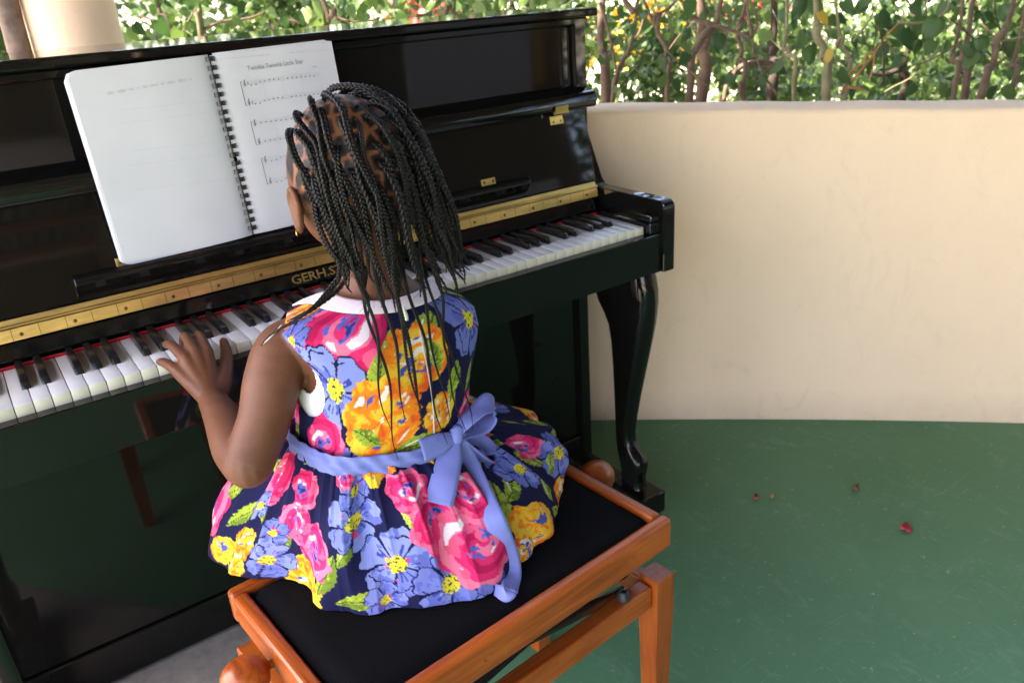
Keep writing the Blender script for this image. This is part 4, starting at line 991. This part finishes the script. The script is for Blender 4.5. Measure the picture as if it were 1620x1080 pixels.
UB = np.stack([TH*.128, ZB], -1)
# skirt grid
hem = np.array([(-.216, -.426, .476), (-.178, -.443, .476), (-.140, -.458, .476), (-.100, -.466, .476), (-.053, -.446, .476), (-.016, -.435, .476), (.024, -.413, .476), (.066, -.385, .477), (.104, -.345, .480), (.150, -.285, .506), (.172, -.20, .515), (.140, -.08, .505), (.06, .01, .505), (-.08, .030, .51), (-.20, .035, .51), (-.285, .010, .500), (-.350, -.05, .485), (-.384, -.12, .474), (-.388, -.180, .474), (-.362, -.222, .478), (-.334, -.246, .479), (-.312, -.282, .478), (-.312, -.330, .477), (-.290, -.370, .477), (-.256, -.402, .476)])
hang = np.degrees(np.arctan2(hem[:, 1]+.257, hem[:, 0]+.146)); hang = np.where(hang > hang[0]+1e-6, hang, hang+0)
hang = np.unwrap(np.radians(hang)); 
NS_U, NS_V = 900, 170
hemc = smooth_path(np.vstack([hem[-2:], hem, hem[:3]]), 12); angc = np.interp(np.linspace(0, len(hem)+4, len(hemc)), np.arange(len(hem)+5), np.concatenate([hang[-2:]-2*math.pi, hang, hang[:3]+2*math.pi]))
sth = np.linspace(hang[0], hang[0]+2*math.pi, NS_U)
# start the grid at the front so that the seam is hidden
s0 = math.pi/2; sth = np.linspace(s0-2*math.pi, s0, NS_U)
def hem_at(a):
    aa = (a-angc[24])%(2*math.pi)+angc[24]
    o = np.argsort(angc); return np.stack([np.interp(aa, angc[o], hemc[o, i]) for i in range(3)], -1)
HM = hem_at(sth); arcl = np.concatenate([[0], np.cumsum(np.linalg.norm(np.diff(HM, axis=0), axis=1))])
WP = tpoint(sth, np.full(NS_U, .645), .0075); WP[:, 2] = zwaist(WP[:, 0])-.004
t = np.linspace(0, 1, NS_V)[None, :, None]
out = HM-WP; horiz = out.copy(); horiz[:, 2] = 0; hl = np.linalg.norm(horiz, axis=1); hdir = horiz/(hl[:, None]+1e-9); drop = (WP[:, 2]-HM[:, 2])
front = sstep(.2, .9, np.sin(sth)); flank = sstep(.15, .8, np.abs(np.cos(sth)))*(1-.5*front)
B0 = WP; B1 = WP+hdir*(.016+(.30-.06*flank)*hl)[:, None]+np.stack([0*flank, 0*flank, -.016-.038*flank], -1); B2 = HM-hdir*(.004+.03*hl)[:, None]; B2[:, 2] = HM[:, 2]+drop*(.42+.20*front-.14*flank); B3 = HM
PSK = ((1-t)**3)*B0[:, None]+3*(1-t)**2*t*B1[:, None]+3*(1-t)*t**2*B2[:, None]+t**3*B3[:, None]
S1 = arcl[:, None]; T1 = t[0, :, 0][None]
def ridge(x): return 1-2*np.abs(np.sin(x*.5))**.75
fold = .0085*np.sin(S1*46+1.2*np.sin(S1*9)+.6*T1)*np.exp(-((T1-.55)/.40)**2)+.0066*ridge(S1*96+2*np.sin(S1*17)-.8*T1)*sstep(0, .12, T1)*np.exp(-((T1-.30)/.55)**2)+.0044*ridge(S1*178+2.4*np.sin(S1*23)+1.1*T1)*sstep(0, .06, T1)*np.exp(-((T1-.1)/.38)**2)+.0020*np.sin(S1*330+3*np.sin(S1*31))*np.exp(-T1*5.0)+.0065*(vnoise(S1*26, T1*3.5+0*S1, 8)-.5)*sstep(0, .3, T1)
hemw = (.0055*np.sin(S1*60+2*np.sin(S1*21))+.0020*ridge(S1*104+2.6*np.sin(S1*11)))*sstep(.45, 1, T1)
PSK = PSK+hdir[:, None]*(fold+hemw)[..., None]; PSK[..., 2] = np.maximum(PSK[..., 2]+.25*np.abs(fold)*(1-T1), .4725)
over = (PSK[..., 0] < -.372) & (PSK[..., 1] > -.25)
USK = np.stack([S1+0*T1, (1-T1)*.235+0*S1], -1); keepS = np.ones((NS_U-1, NS_V-1), bool)

# -------- printed cotton: every flower has its place on the cloth
def quad_bvh(P, keep):
    nu, nv_ = P.shape[:2]; I = np.arange(nu*nv_).reshape(nu, nv_); F = np.stack([I[:-1, :-1], I[1:, :-1], I[1:, 1:], I[:-1, 1:]], -1).reshape(-1, 4)[keep.reshape(-1)]
    return BVHTree.FromPolygons([tuple(p) for p in P.reshape(-1, 3)], [tuple(map(int, f)) for f in F]), F
st = 3
PBs, PSs = PB[::st, ::st], PSK[::st, ::st]
def sub_keep(k_, P): return np.ones((P.shape[0]-1, P.shape[1]-1), bool) if k_.all() else k_[::st, ::st][:P.shape[0]-1, :P.shape[1]-1]
bvB, FB_ = quad_bvh(PBs, sub_keep(keepB, PBs)); bvS, FS_ = quad_bvh(PSs, np.ones((PSs.shape[0]-1, PSs.shape[1]-1), bool))
UBs, USs = UB[::st, ::st].reshape(-1, 2), USK[::st, ::st].reshape(-1, 2)
def cast(bv, u, v):
    d = Vector(ray(u, v)).normalized(); return bv.ray_cast(Vector(CAM), d)
def uv_hit(which, u, v):
    bv, F, U = (bvB, FB_, UBs) if which == 'B' else (bvS, FS_, USs)
    loc_, nrm, fi, dist = cast(bv, u, v)
    if loc_ is None: return None
    f = F[fi]; P = (PBs if which == 'B' else PSs).reshape(-1, 3)[f]; w = 1/(np.linalg.norm(P-np.array(loc_), axis=1)+1e-5); w /= w.sum(); return (U[f]*w[:, None]).sum(0)
NAVY = np.array(lin(24, 25, 64))
def C_(r, g, b): return np.array(lin(r, g, b))
def f_blue(x, y, s):
    r = np.hypot(x, y); a = np.arctan2(y, x)+s; n = 5
    ph = (a*n/(2*math.pi)) % 1; idp = np.floor(a*n/(2*math.pi)) % n; pet = np.abs(ph-.5)*2
    lim = (.98-.10*hash2(idp, idp*0+s, 3))*(1-.30*pet**4.5)*(1+.035*np.sin(a*17+s)); m = r < lim
    c = np.where((hash2(idp, idp*0, s) > .5)[:, None], C_(112, 123, 196), C_(130, 141, 208)); c = np.where((fbm(x*3+s, y*3, 3) > .60)[:, None], C_(96, 107, 184), c)
    st_ = (vnoise(a*9+s*3, r*1.5, 6) > .66) & (r < .50) & (r > .12); c = np.where(st_[:, None], C_(62, 70, 152), c)
    c = np.where((((pet > .90) & (r > .22)) | (r > lim*.955))[:, None], NAVY, c); ed = (np.abs(r-lim*(.80+.08*np.sin(a*5+s))) < .018) & (vnoise(a*3, r*0+s, 9) > .60); c = np.where(ed[:, None], NAVY, c)
    ce = r < .19+.09*vnoise(a*4, a*0+s, 2); c = np.where(ce[:, None], C_(226, 206, 62), c); c = np.where((ce & (vnoise(x*22, y*22, s) > .70))[:, None], C_(60, 62, 60), c); c = np.where((ce & (vnoise(x*16+5, y*16, s) < .22))[:, None], C_(170, 178, 60), c)
    pk = (r > .2) & (r < .45) & (vnoise(a*3+7, r*4, s+3) > .83); return m, np.where(pk[:, None], C_(214, 60, 120), c)
def f_rose(x, y, s):
    r = np.hypot(x, y); a = np.arctan2(y, x)+s
    m = r < .93+.07*np.cos(7*a+2*np.sin(a))+.05*(vnoise(a*5, a*0, s)-.5); w = r*8.2-a*1.0+2.2*fbm(x*2.2+s, y*2.2, 1)
    sw = np.sin(w); c = np.broadcast_to(C_(229, 48, 110), (len(x), 3)).copy(); c[(sw > .52)] = C_(244, 118, 152); c[(sw < -.80)] = C_(196, 32, 88); c[(fbm(x*2.5, y*2.5+s, 5) > .64)] = C_(240, 92, 132)
    wh = (sw > .80) & (r > .30) & (r < .66) & (vnoise(a*1.6+s, r*0, 2) > .50); c[wh] = C_(244, 228, 236)
    bl = (r < .34) & (fbm(x*5+s, y*5, 8) > .52); c[bl] = C_(88, 100, 190); c[(r < .30) & (fbm(x*6+s, y*6, 8) > .66)] = C_(48, 52, 120); return m, c
def f_orange(x, y, s):
    r = np.hypot(x, y); a = np.arctan2(y, x); m = r < .84+.16*(fbm(a*3.2+s, r*1.2, 2)-.45)*2+.07*(vnoise(a*13, r*3, s)-.5)
    q = fbm(a*2.0+s+r*1.2, r*3.2-a*.6, 4); c = np.broadcast_to(C_(247, 132, 38), (len(x), 3)).copy(); c[q > .50] = C_(246, 176, 46); c[q > .60] = C_(240, 194, 62); c[q < .34] = C_(240, 106, 34); c[q < .27] = C_(228, 92, 40)
    wh = (fbm(x*2.2+3+s, y*4.2, 7) > .66) & (r < .7); c[wh] = C_(240, 226, 216)
    bl = (fbm(x*4.2+s, y*4.2+2, 6) > .655) & (r < .55); c[bl] = C_(72, 88, 168); return m, c
def f_leaf(x, y, s):
    m = (np.abs(y) < (.40+.03*np.sin(x*26))*(1-np.clip(np.abs(x), 0, 1)**1.7)) & (np.abs(x) < 1); c = np.broadcast_to(C_(152, 170, 58), (len(x), 3)).copy()
    c[(y < -.02) & (fbm(x*2+s, y*3, 3) > .48)] = C_(104, 128, 46); c[fbm(x*3, y*3+s, 6) > .62] = C_(178, 192, 84)
    v1 = np.abs(y+.05*np.sin(x*3)) < .030; v2 = (np.abs(np.sin((x-np.abs(y)*1.1)*9)) < .13) & (np.abs(y) < .26); c[v1 | v2] = C_(66, 88, 36)
    c[(np.abs(y-.17-.1*x) < .03) & (x > -.3) & (x < .3) & (hash2(np.array([s]), np.array([1.]))[0] > .5)] = C_(236, 238, 220); return m, c
KIND = {'b': f_blue, 'r': f_rose, 'o': f_orange, 'l': f_leaf}
BOD = [('l', 600, 600, 42, 1.4), ('l', 672, 520, 34, .5), ('l', 618, 560, 30, 1.3), ('r', 540, 512, 70, .3), ('b', 532, 618, 58, .4), ('o', 662, 568, 50, 0), ('o', 602, 668, 66, 1), ('o', 697, 652, 33, 2), ('b', 742, 505, 62, 1.1), ('b', 715, 452, 40, .2), ('l', 718, 602, 30, 1.5), ('l', 742, 592, 24, 1.2), ('l', 762, 560, 22, 1.4), ('l', 655, 706, 34, .2), ('l', 580, 692, 28, 2.6), ('r', 512, 702, 42, 1.7), ('l', 690, 560, 26, 1.9), ('b', 690, 720, 20, .4), ('l', 470, 690, 24, 1.5), ('b', 462, 540, 30, 2)]
SKT = [('l', 515, 912, 44, 1.2), ('l', 572, 952, 40, .2), ('l', 545, 880, 26, 1.1), ('l', 680, 868, 26, .6), ('l', 655, 822, 30, 2.0), ('l', 790, 800, 38, 1.2), ('l', 808, 770, 28, .6), ('l', 392, 812, 34, 1.0), ('l', 420, 800, 30, 2.2), ('l', 838, 725, 26, 1.6), ('l', 452, 850, 24, 1.8), ('l', 650, 760, 20, .9),
       ('r', 476, 776, 34, .5), ('r', 472, 826, 40, 1.4), ('r', 500, 868, 46, 2.5), ('o', 382, 862, 36, .4), ('o', 372, 898, 26, 1.4), ('o', 355, 870, 30, 2.4), ('b', 424, 884, 44, .7), ('b', 432, 842, 28, 1.9), ('b', 412, 800, 22, .3), ('b', 560, 826, 54, .9), ('b', 628, 893, 62, .2), ('b', 712, 923, 60, 1.3), ('b', 560, 775, 30, .5), ('b', 500, 955, 30, 2), ('b', 610, 948, 34, .8), ('b', 775, 908, 34, .1), ('r', 690, 820, 52, .9), ('r', 756, 858, 56, 2.2), ('r', 650, 776, 36, 1.1), ('r', 736, 778, 40, .2), ('r', 545, 755, 18, .2), ('o', 846, 830, 44, .6), ('o', 832, 872, 34, 1.6), ('b', 768, 716, 48, 1.2), ('b', 822, 742, 34, .5), ('b', 884, 716, 40, 2.1), ('r', 826, 708, 26, .8), ('r', 884, 788, 22, 1.9), ('l', 864, 772, 22, 1.2), ('l', 870, 735, 18, .3), ('r', 355, 912, 22, .4), ('l', 440, 925, 18, 2)]
def paint(U, spots, seed, box_):
    c = np.broadcast_to(NAVY, (len(U), 3)).copy(); rg = np.random.default_rng(seed); placed = []
    fixed = np.array([s[1:3] for s in spots])
    for _ in range(900):                                  # the rest of the cloth carries the same print at random
        q = np.array([rg.uniform(box_[0], box_[1]), rg.uniform(box_[2], box_[3])]); kd = rg.choice(['b', 'r', 'o', 'l', 'l']); rad = {'b': .046, 'r': .050, 'o': .052, 'l': .028}[kd]*rg.uniform(.7, 1.2)
        if len(fixed) and np.min(np.linalg.norm(fixed-q, axis=1)) < .054: continue
        if any(np.linalg.norm(q-p[0]) < (rad+p[1])*.68 for p in placed): continue
        placed.append((q, rad)); spots = [(kd, q[0], q[1], rad, rg.uniform(0, 6))]+spots
    for kd, u, v, rad, rot in spots:
        d = U-np.array([u, v]); near = np.nonzero((np.abs(d[:, 0]) < rad*1.25) & (np.abs(d[:, 1]) < rad*1.25))[0]
        if len(near) == 0: continue
        d = d[near]/rad; cr, sr = math.cos(rot), math.sin(rot); x = d[:, 0]*cr+d[:, 1]*sr; y = -d[:, 0]*sr+d[:, 1]*cr
        m, cc_ = KIND[kd](x, y, rot*3.7+u*11); c[near[m]] = cc_[m]
    return c
def to_uv(which, lst, mm):
    out = []
    for kd, u, v, r_, rot in lst:
        h = uv_hit(which, u, v)
        if h is not None: out.append((kd, h[0], h[1], r_*mm, rot))
    return out
colB = paint(UB.reshape(-1, 2), to_uv('B', BOD, .00096), 3, (-.62, .22, .60, .86))
DYE = .84
colB = colB*DYE
colS = DYE*paint(USK.reshape(-1, 2), to_uv('S', [(a_, b_, c_, d_*(1.0 if c_ > 800 else 1.15)*(1.25 if b_ > 745 and c_ < 860 else 1), e_) for a_, b_, c_, d_, e_ in SKT], .00096), 4, (0, arcl[-1], -.02, .25))
k = N('printed_cotton').set(Roughness=.92); k.b.inputs['Specular IOR Level'].default_value = .15; ca_ = k.n('VertexColor', layer_name='print')
wn = k.noise(k.coord(), 900, 2, .5); cm = k.mix(k.ramp(wn, [(.35, (0, 0, 0)), (.65, (.0, .0, .0))]), ca_.outputs[0], (.55, .55, .62)); k.base(cm)
k.b.inputs['Sheen Weight'].default_value = .0; wr = k.n('Math', operation='MULTIPLY_ADD'); wr.inputs[1].default_value = .22; k.l(k.noise(k.coord(), 1400, 2, .5), wr.inputs[0]); k.l(k.noise(k.coord((1, 1, .6)), 70, 5, .6, .8), wr.inputs[2]); k.bump(wr.outputs[0], .22, .003); COTTON = k.m
dress = empty('dress', (-.14, -.27, .64), 0, girl)
cloth('bodice', PB, keepB, UB, COTTON, .0012, colB, dress)
skirt = cloth('skirt', PSK, keepS, USK, COTTON, .0012, colS, dress)
# white undershirt showing in the armholes
WHITEC = m_plain('white_cotton', (.74, .70, .71), .9, .25, 500, .04)
PU = tpoint(TH, ZB, .0035); fU = arm_f(TH, ZB, .788, .050, 26)+.045*np.sin(TH*190)*np.cos(ZB*1100); zu = ZB
keepU = ((fU[:-1, :-1]+fU[1:, 1:])/2 > 1) & (zu[1:, 1:] < .815) & (zu[:-1, :-1] > .66)
cloth('undershirt', PU, keepU, None, WHITEC, .0008, None, girl)
# collar: a flat pale band round the neck
COLLAR = m_plain('pale_pink_collar', (.76, .64, .70), .85, .15, 400, .03)
tc_ = np.linspace(-math.pi*1.44, math.pi*.44, 220); wv_ = np.linspace(0, 1, 9); TC, WV = np.meshgrid(tc_, wv_, indexing='ij')
zc_ = neck_z(TC)+.003-.014*WV; PC = tpoint(TC, zc_, .0065+.0030+.0022*np.sin(math.pi*WV)); cloth('collar', PC, np.ones((219, 8), bool), None, COLLAR, .0016, None, dress)
# sash and bow
k = N('periwinkle_ribbon').set(Roughness=.8); c = k.ramp(k.noise(k.coord(), 25, 4), [(.3, lin(100, 110, 178)), (.7, lin(116, 126, 192))]); k.base(c); k.bump(k.noise(k.coord(), 1200, 2), .15, .0006); SASH = k.m
ts_ = np.linspace(-math.pi*1.5, math.pi*.5, 260); ws_ = np.linspace(-1, 1, 12); TSg, WSg = np.meshgrid(ts_, ws_, indexing='ij')
PS_ = tpoint(TSg, np.full_like(TSg, .645), .0150+.002*np.sin(TSg*7)+.0016*np.sin(WSg*5+TSg*4+1.5*np.sin(TSg*3))+.0012*np.sin(TSg*31+WSg*3)); PS_[..., 2] = zwaist(PS_[..., 0])+.0145*WSg; PS_[..., :2] += (PS_[..., :2]-np.array([-.146, -.257]))*(-.018*WSg**2)[..., None]
cloth('sash', PS_, np.ones((259, 11), bool), None, SASH, .0015, None, dress)
bvA = [bvS, bvB]
def surf(u, v, lift):
    best = None
    for bv in bvA:
        l_, n_, i_, d_ = cast(bv, u, v)
        if l_ is not None and (best is None or d_ < best[1]): best = (np.array(l_), d_)
    p = best[0] if best else at(u, v, 'z', BZ+.004)
    return p-ray(u, v)/np.linalg.norm(ray(u, v))*lift
def ribbon(name, P, wid, nrm, mat, parent, k=7, curl=.0):
    S_ = smooth_path(P, k); n_ = len(S_); T_ = np.gradient(S_, axis=0); T_ /= np.linalg.norm(T_, axis=1)[:, None]
    Nn = np.array([np.interp(np.linspace(0, 1, n_), np.linspace(0, 1, len(nrm)), np.array(nrm)[:, i]) for i in range(3)]).T
    Wd = np.cross(T_, Nn); Wd /= np.linalg.norm(Wd, axis=1)[:, None]; ww = np.interp(np.linspace(0, 1, n_), np.linspace(0, 1, len(wid)), wid)
    q = np.linspace(-1, 1, 7); G_ = S_[:, None]+Wd[:, None]*(ww[:, None]*q[None]/2)[..., None]-np.cross(Wd, T_)[:, None]*(curl*(q**2))[None, :, None]
    return cloth(name, G_, np.ones((n_-1, 6), bool), None, mat, .0012, None, parent, 0)
toC = -CF
bow = empty('bow', tuple(surf(722, 690, .01)), 0, dress)
kc = surf(722, 690, .022); kn_ = sphere_geo(kc, (.0135, .010, .0165), 18, 12, np.array([CR, CF, CU]).T); kv = kn_[0]+.0012*np.sin(kn_[0][:, 0:1]*900+kn_[0][:, 2:]*500)
ribbon('knot', [kc+CU*.016+CF*.006, kc+CU*.012-CF*.003+CR*.001, kc-CF*.007, kc-CU*.011-CF*.003-CR*.002, kc-CU*.016+CF*.006], [.016, .021, .019, .021, .016], [toC+CU, toC+CU*.5, toC, toC-CU*.5, toC-CU], SASH, bow, 7, .006)
ribbon('tail', [surf(718, 697, .022), surf(712, 722, .014), surf(703, 760, .011), surf(694, 797, .009)], [.020, .034, .037, .038], [toC]*2, SASH, bow, curl=.003)
ribbon('tail', [surf(728, 697, .024), surf(738, 728, .016), surf(760, 775, .014), surf(784, 825, .013), surf(803, 872, .012), surf(810, 905, .012), surf(806, 932, .012)], [.018, .030, .029, .028, .027, .026, .024], [toC]*2, SASH, bow, curl=.002)
ribbon('tail', [surf(806, 930, .0125), surf(800, 939, .009), surf(782, 934, .0035)], [.024, .022, .020], [toC]*2, SASH, bow)
ribbon('tail', [surf(668, 712, .016), surf(700, 700, .018), kc], [.030, .028, .014], [toC]*2, SASH, bow, curl=.002)
kd_ = kc; tip = at(776, 642, 'y', kc[1]+.02)
ribbon('loop', [kd_+CU*.004, kd_*.55+tip*.45+CU*.010-CF*.010, tip+CU*.004-CF*.010, tip+CR*.004+CF*.004-CU*.012, tip*.6+kd_*.4-CU*.016+CF*.012, kd_-CU*.002+CF*.004], [.014, .030, .036, .036, .032, .014], [toC*.7+CU*.7, toC*.3+CU, CR, -toC*.6-CU*.7, -toC*.7-CU*.7], SASH, bow, 9)
ribbon('loop', [kd_+CR*.004, surf(760, 700, .012), surf(782, 724, .009), surf(768, 732, .012), kd_-CU*.004], [.012, .026, .03, .026, .012], [toC, toC, CR, toC*.4-CU, toC], SASH, bow, 8)
# zip seam and pull, undershirt strap
ZIPM = m_plain('pale_zip', (.62, .66, .52), .5)
sm = [surf(u, v, .0012) for u, v in ((664, 520), (672, 560), (680, 605), (685, 640), (687, 685))]
mesh('zip_seam', *tube_geo(smooth_path(sm, 8), .0009, 6), m_plain('seam_thread', (.52, .48, .50), .8), dress, angle=None)
zp = [surf(u, v, .004) for u, v in ((637, 478), (639, 488), (642, 500), (643.5, 507))]; mesh('zip_pull', *tube_geo(smooth_path(zp, 6), np.interp(np.linspace(0, 1, 19), [0, .3, .6, 1], [.0012, .0016, .0034, .0026]), 8), ZIPM, dress, angle=None)
bb = BVHTree.FromPolygons([tuple(p) for p in BV], [tuple(p.vertices) for p in body.polygons])
def onskin(u, v, lift): 
    l_ = cast(bb, u, v)[0]; return np.array(l_)-ray(u, v)/np.linalg.norm(ray(u, v))*lift if l_ is not None else at(u, v, 'y', -.27)
mesh('strap', *tube_geo(smooth_path([onskin(u, v, .0012) for u, v in ((446, 514), (436, 525), (424, 537), (415, 544))], 6), .0011, 6), WHITEC, girl, angle=None)
# shoes
SHOE = m_plain('dark_shoe', (.035, .018, .015), .4)
for kx in (-.215, -.070):
    v, f = merge(limb([(kx, .040, .178), (kx, .075, .168), (kx, .13, .158), (kx, .165, .153)], [.030, .033, .032, .024])); v[:, 2] = np.maximum(v[:, 2], .140); sh_ = mesh('shoe', v, f, SHOE, girl, angle=60)
    mesh('strap', *tube_geo([(kx+.030*math.cos(a), .055+.012*math.sin(a), .190+.022*math.sin(a)) for a in np.linspace(-.3, math.pi+.3, 12)], .0045, 6), SHOE, sh_)

# ------------------------------------------------------------------ braids
k = N('braided_hair').set(Roughness=.42); v = k.coord(); n = k.noise(k.coord((1, 1, .4)), 900, 3, .6)
k.base(k.ramp(n, [(.3, (.0032, .0026, .0024)), (.7, (.0085, .0068, .006))])); k.bump(n, .5, .0006); k.b.inputs['Specular IOR Level'].default_value = .22; BRAIDM = k.m
hair = empty('hair', tuple(HC), 0, girl)
def outside_body(p, off):
    """keep a braid point outside head, neck and back"""
    l = HTn.T@(p-HC); q = np.linalg.norm(l/(HRAD+off))
    if q < 1: p = HC+HTn@(l/q)
    if p[2] < .865:
        cx, cy, a, b = tsec(min(p[2], .86)); a += .019+off*.5; b += .019+off*.5; d = np.array([p[0]-cx, p[1]-cy]); q = math.hypot(d[0]/a, d[1]/b)
        if q < 1: p = p.copy(); p[0] = cx+d[0]/max(q, .05); p[1] = cy+d[1]/max(q, .05)
    elif p[2] < .93:
        d = p[:2]-np.array([-.124, -.238]); q = np.linalg.norm(d)/(.046+off*.5)
        if q < 1: p = p.copy(); p[:2] = np.array([-.124, -.238])+d/q
    return p
def braid_path(root, nrm, off, zend, drift, curl, way=None):
    P = [root-nrm*.002, root+nrm*.003]; d = nrm*.6+np.array([0, -.5, .1]); step = .006; wi = 0; w1, w2 = random.uniform(0, 6), random.uniform(0, 6); L = 0
    for i in range(120):
        tgt = np.array([drift[0], drift[1], -1.0])
        if way is not None and P[-1][2] < way[0][2]+.035 and wi < len(way):
            tgt = way[wi]-P[-1]; dist = np.linalg.norm(tgt)
            if dist < .016: wi += 1
            if wi >= len(way): break
            tgt = tgt/dist*1.4
        l = HTn.T@(P[-1]-HC); nl = HTn@(l/HRAD**2); nl /= np.linalg.norm(nl); q = np.linalg.norm(l/(HRAD+off+.004))
        back = sstep(.2, .75, abs(nl[0]))*sstep(-.35, .1, nl[2]+.25)
        if q < 1.05: tgt = tgt+np.array([0, -1.25*back*(P[-1][1] > HC[1]-.045), 0])
        if q < 1.03: tgt = tgt-nl*min(0, tgt@nl) + np.array([0, -.25*max(0, nl[2]), 0])
        d = d*.62+tgt/np.linalg.norm(tgt)*.38; d /= np.linalg.norm(d)
        wv = .16*np.array([math.sin(L*38+w1), math.cos(L*31+w2), 0])
        p = P[-1]+(d+wv)*step; L += step
        p = outside_body(p, off*min(1, .35+L*7)); P.append(p)
        if way is None and p[2] < zend: break
    P = np.array(P)
    if curl > 0:                                             # loose curled ends
        m = len(P); w = np.clip((np.arange(m)-(m-9))/9, 0, 1)[:, None]; P = P+w**1.5*curl*np.stack([np.sin(np.arange(m)*.7+w1), np.cos(np.arange(m)*.6+w2)*.8, .5*np.sin(np.arange(m)*.9)], 1)
    return P
FRIZZ = []
def braid_mesh(P, wid, tail=.25, period=None):
    period = random.uniform(.0165, .0225)*wid/.0104
    seg = np.linalg.norm(np.diff(P, axis=0), axis=1); s = np.concatenate([[0], np.cumsum(seg)]); L = s[-1]
    n = max(12, int(L/period*8)); t = np.linspace(0, L, n); Q = np.stack([np.interp(t, s, P[:, i]) for i in range(3)], 1)
    ker = np.array([1, 2, 3, 2, 1.])/9; Qp = np.vstack([np.repeat(Q[:1], 2, 0), Q, np.repeat(Q[-1:], 2, 0)]); Q = np.stack([np.convolve(Qp[:, i], ker, 'valid') for i in range(3)], 1)
    T, A, B = frames(Q); sc = wid*np.interp(t/L, [0, .06, .25, 1-tail, 1-tail*.45, 1], [.75, 1.0, 1.0, .86, .52, .16])
    geo = []
    ph0 = random.uniform(0, 6)
    for q in range(3):
        ph = 2*math.pi*t/period+q*2*math.pi/3+ph0
        C = Q+A*(sc*.29*np.sin(ph))[:, None]+B*(sc*.17*np.sin(2*ph))[:, None]
        geo.append(tube_geo(C, sc*.225, 5))
    return merge(geo)
random.seed(23); nb_ = 0
LONG = []
for (la, az, lat), rp_ in zip(roots, RP):
    root, nrm = scalp(la, az, 0.0)
    side_l = az < -.9
    off = .0035+.010*sstep(-20, 84, lat)*random.uniform(.75, 1.15)+random.uniform(0, .003)
    if az < -.8: off *= .55
    if math.degrees(az) < -70 and lat < 30: continue
    if math.degrees(az) < (-97 if lat < 62 else -115): continue
    if lat > 20 and random.random() < .10: continue
    w_thin = 1
    if az > .3: off += .003*random.random()
    zend = random.uniform(.842, .898) if abs(math.degrees(az)-10) < 60 else random.uniform(.868, .92); drift = np.array([.13+.10*math.sin(az)+.14*max(0, -math.sin(az)), -.10+.05*random.random(), 0]); way = None; curl = random.uniform(.003, .011); w = random.uniform(.0080, .0112)
    if lat < 0: w *= .9
    if -52 < math.degrees(az) < 34 and random.random() < .30: zend = random.uniform(.660, .79); curl = .001; w *= .66; drift = np.array([.05, -.06, 0])
    if math.degrees(az) < -48 and lat < 30 or (math.degrees(az) < -72 and lat < 60):
      if random.random() < .45:
          j = np.array([random.gauss(0, .004), random.gauss(0, .003), random.gauss(0, .004)])
          way = [at(548, 425, 'y', -.292)+j, at(512, 468, 'y', -.292)+j, at(472, 497, 'y', -.286)+j, at(440, 514, 'y', -.272)+j*1.2]
          if random.random() < .4: way += [at(414, 533, 'y', -.255)+j*1.3, at(404, 556, 'y', -.235)+j]
    w *= w_thin
    if w_thin < 1: off = .002; way = None; zend = .93; curl = 0
    P = braid_path(root, nrm, off, zend, drift, curl if way is None else 0, way)
    if len(P) < 6: continue
    for q in range(8):                                    # loose hairs standing off the braid
        i0 = random.randrange(2, len(P)-2); dv = np.array([random.gauss(0, 1) for _ in range(3)]); dv /= np.linalg.norm(dv); dv2 = np.array([random.gauss(0, 1), random.gauss(0, 1), -1.2]); dv2 /= np.linalg.norm(dv2); L0 = random.uniform(.008, .018)
        FRIZZ.append(tube_geo(smooth_path([P[i0]+dv*.003, P[i0]+dv*(.003+L0*.4), P[i0]+dv*(.003+L0*.55)+dv2*L0*.5], 3), .00022, 3))
    mesh('braid', *braid_mesh(P, w, .38 if zend < .8 else (.3 if way is None else .45)), BRAIDM, hair, angle=None)
tag(mesh('loose_hairs', *merge(FRIZZ), BRAIDM, hair, angle=None), kind='stuff')
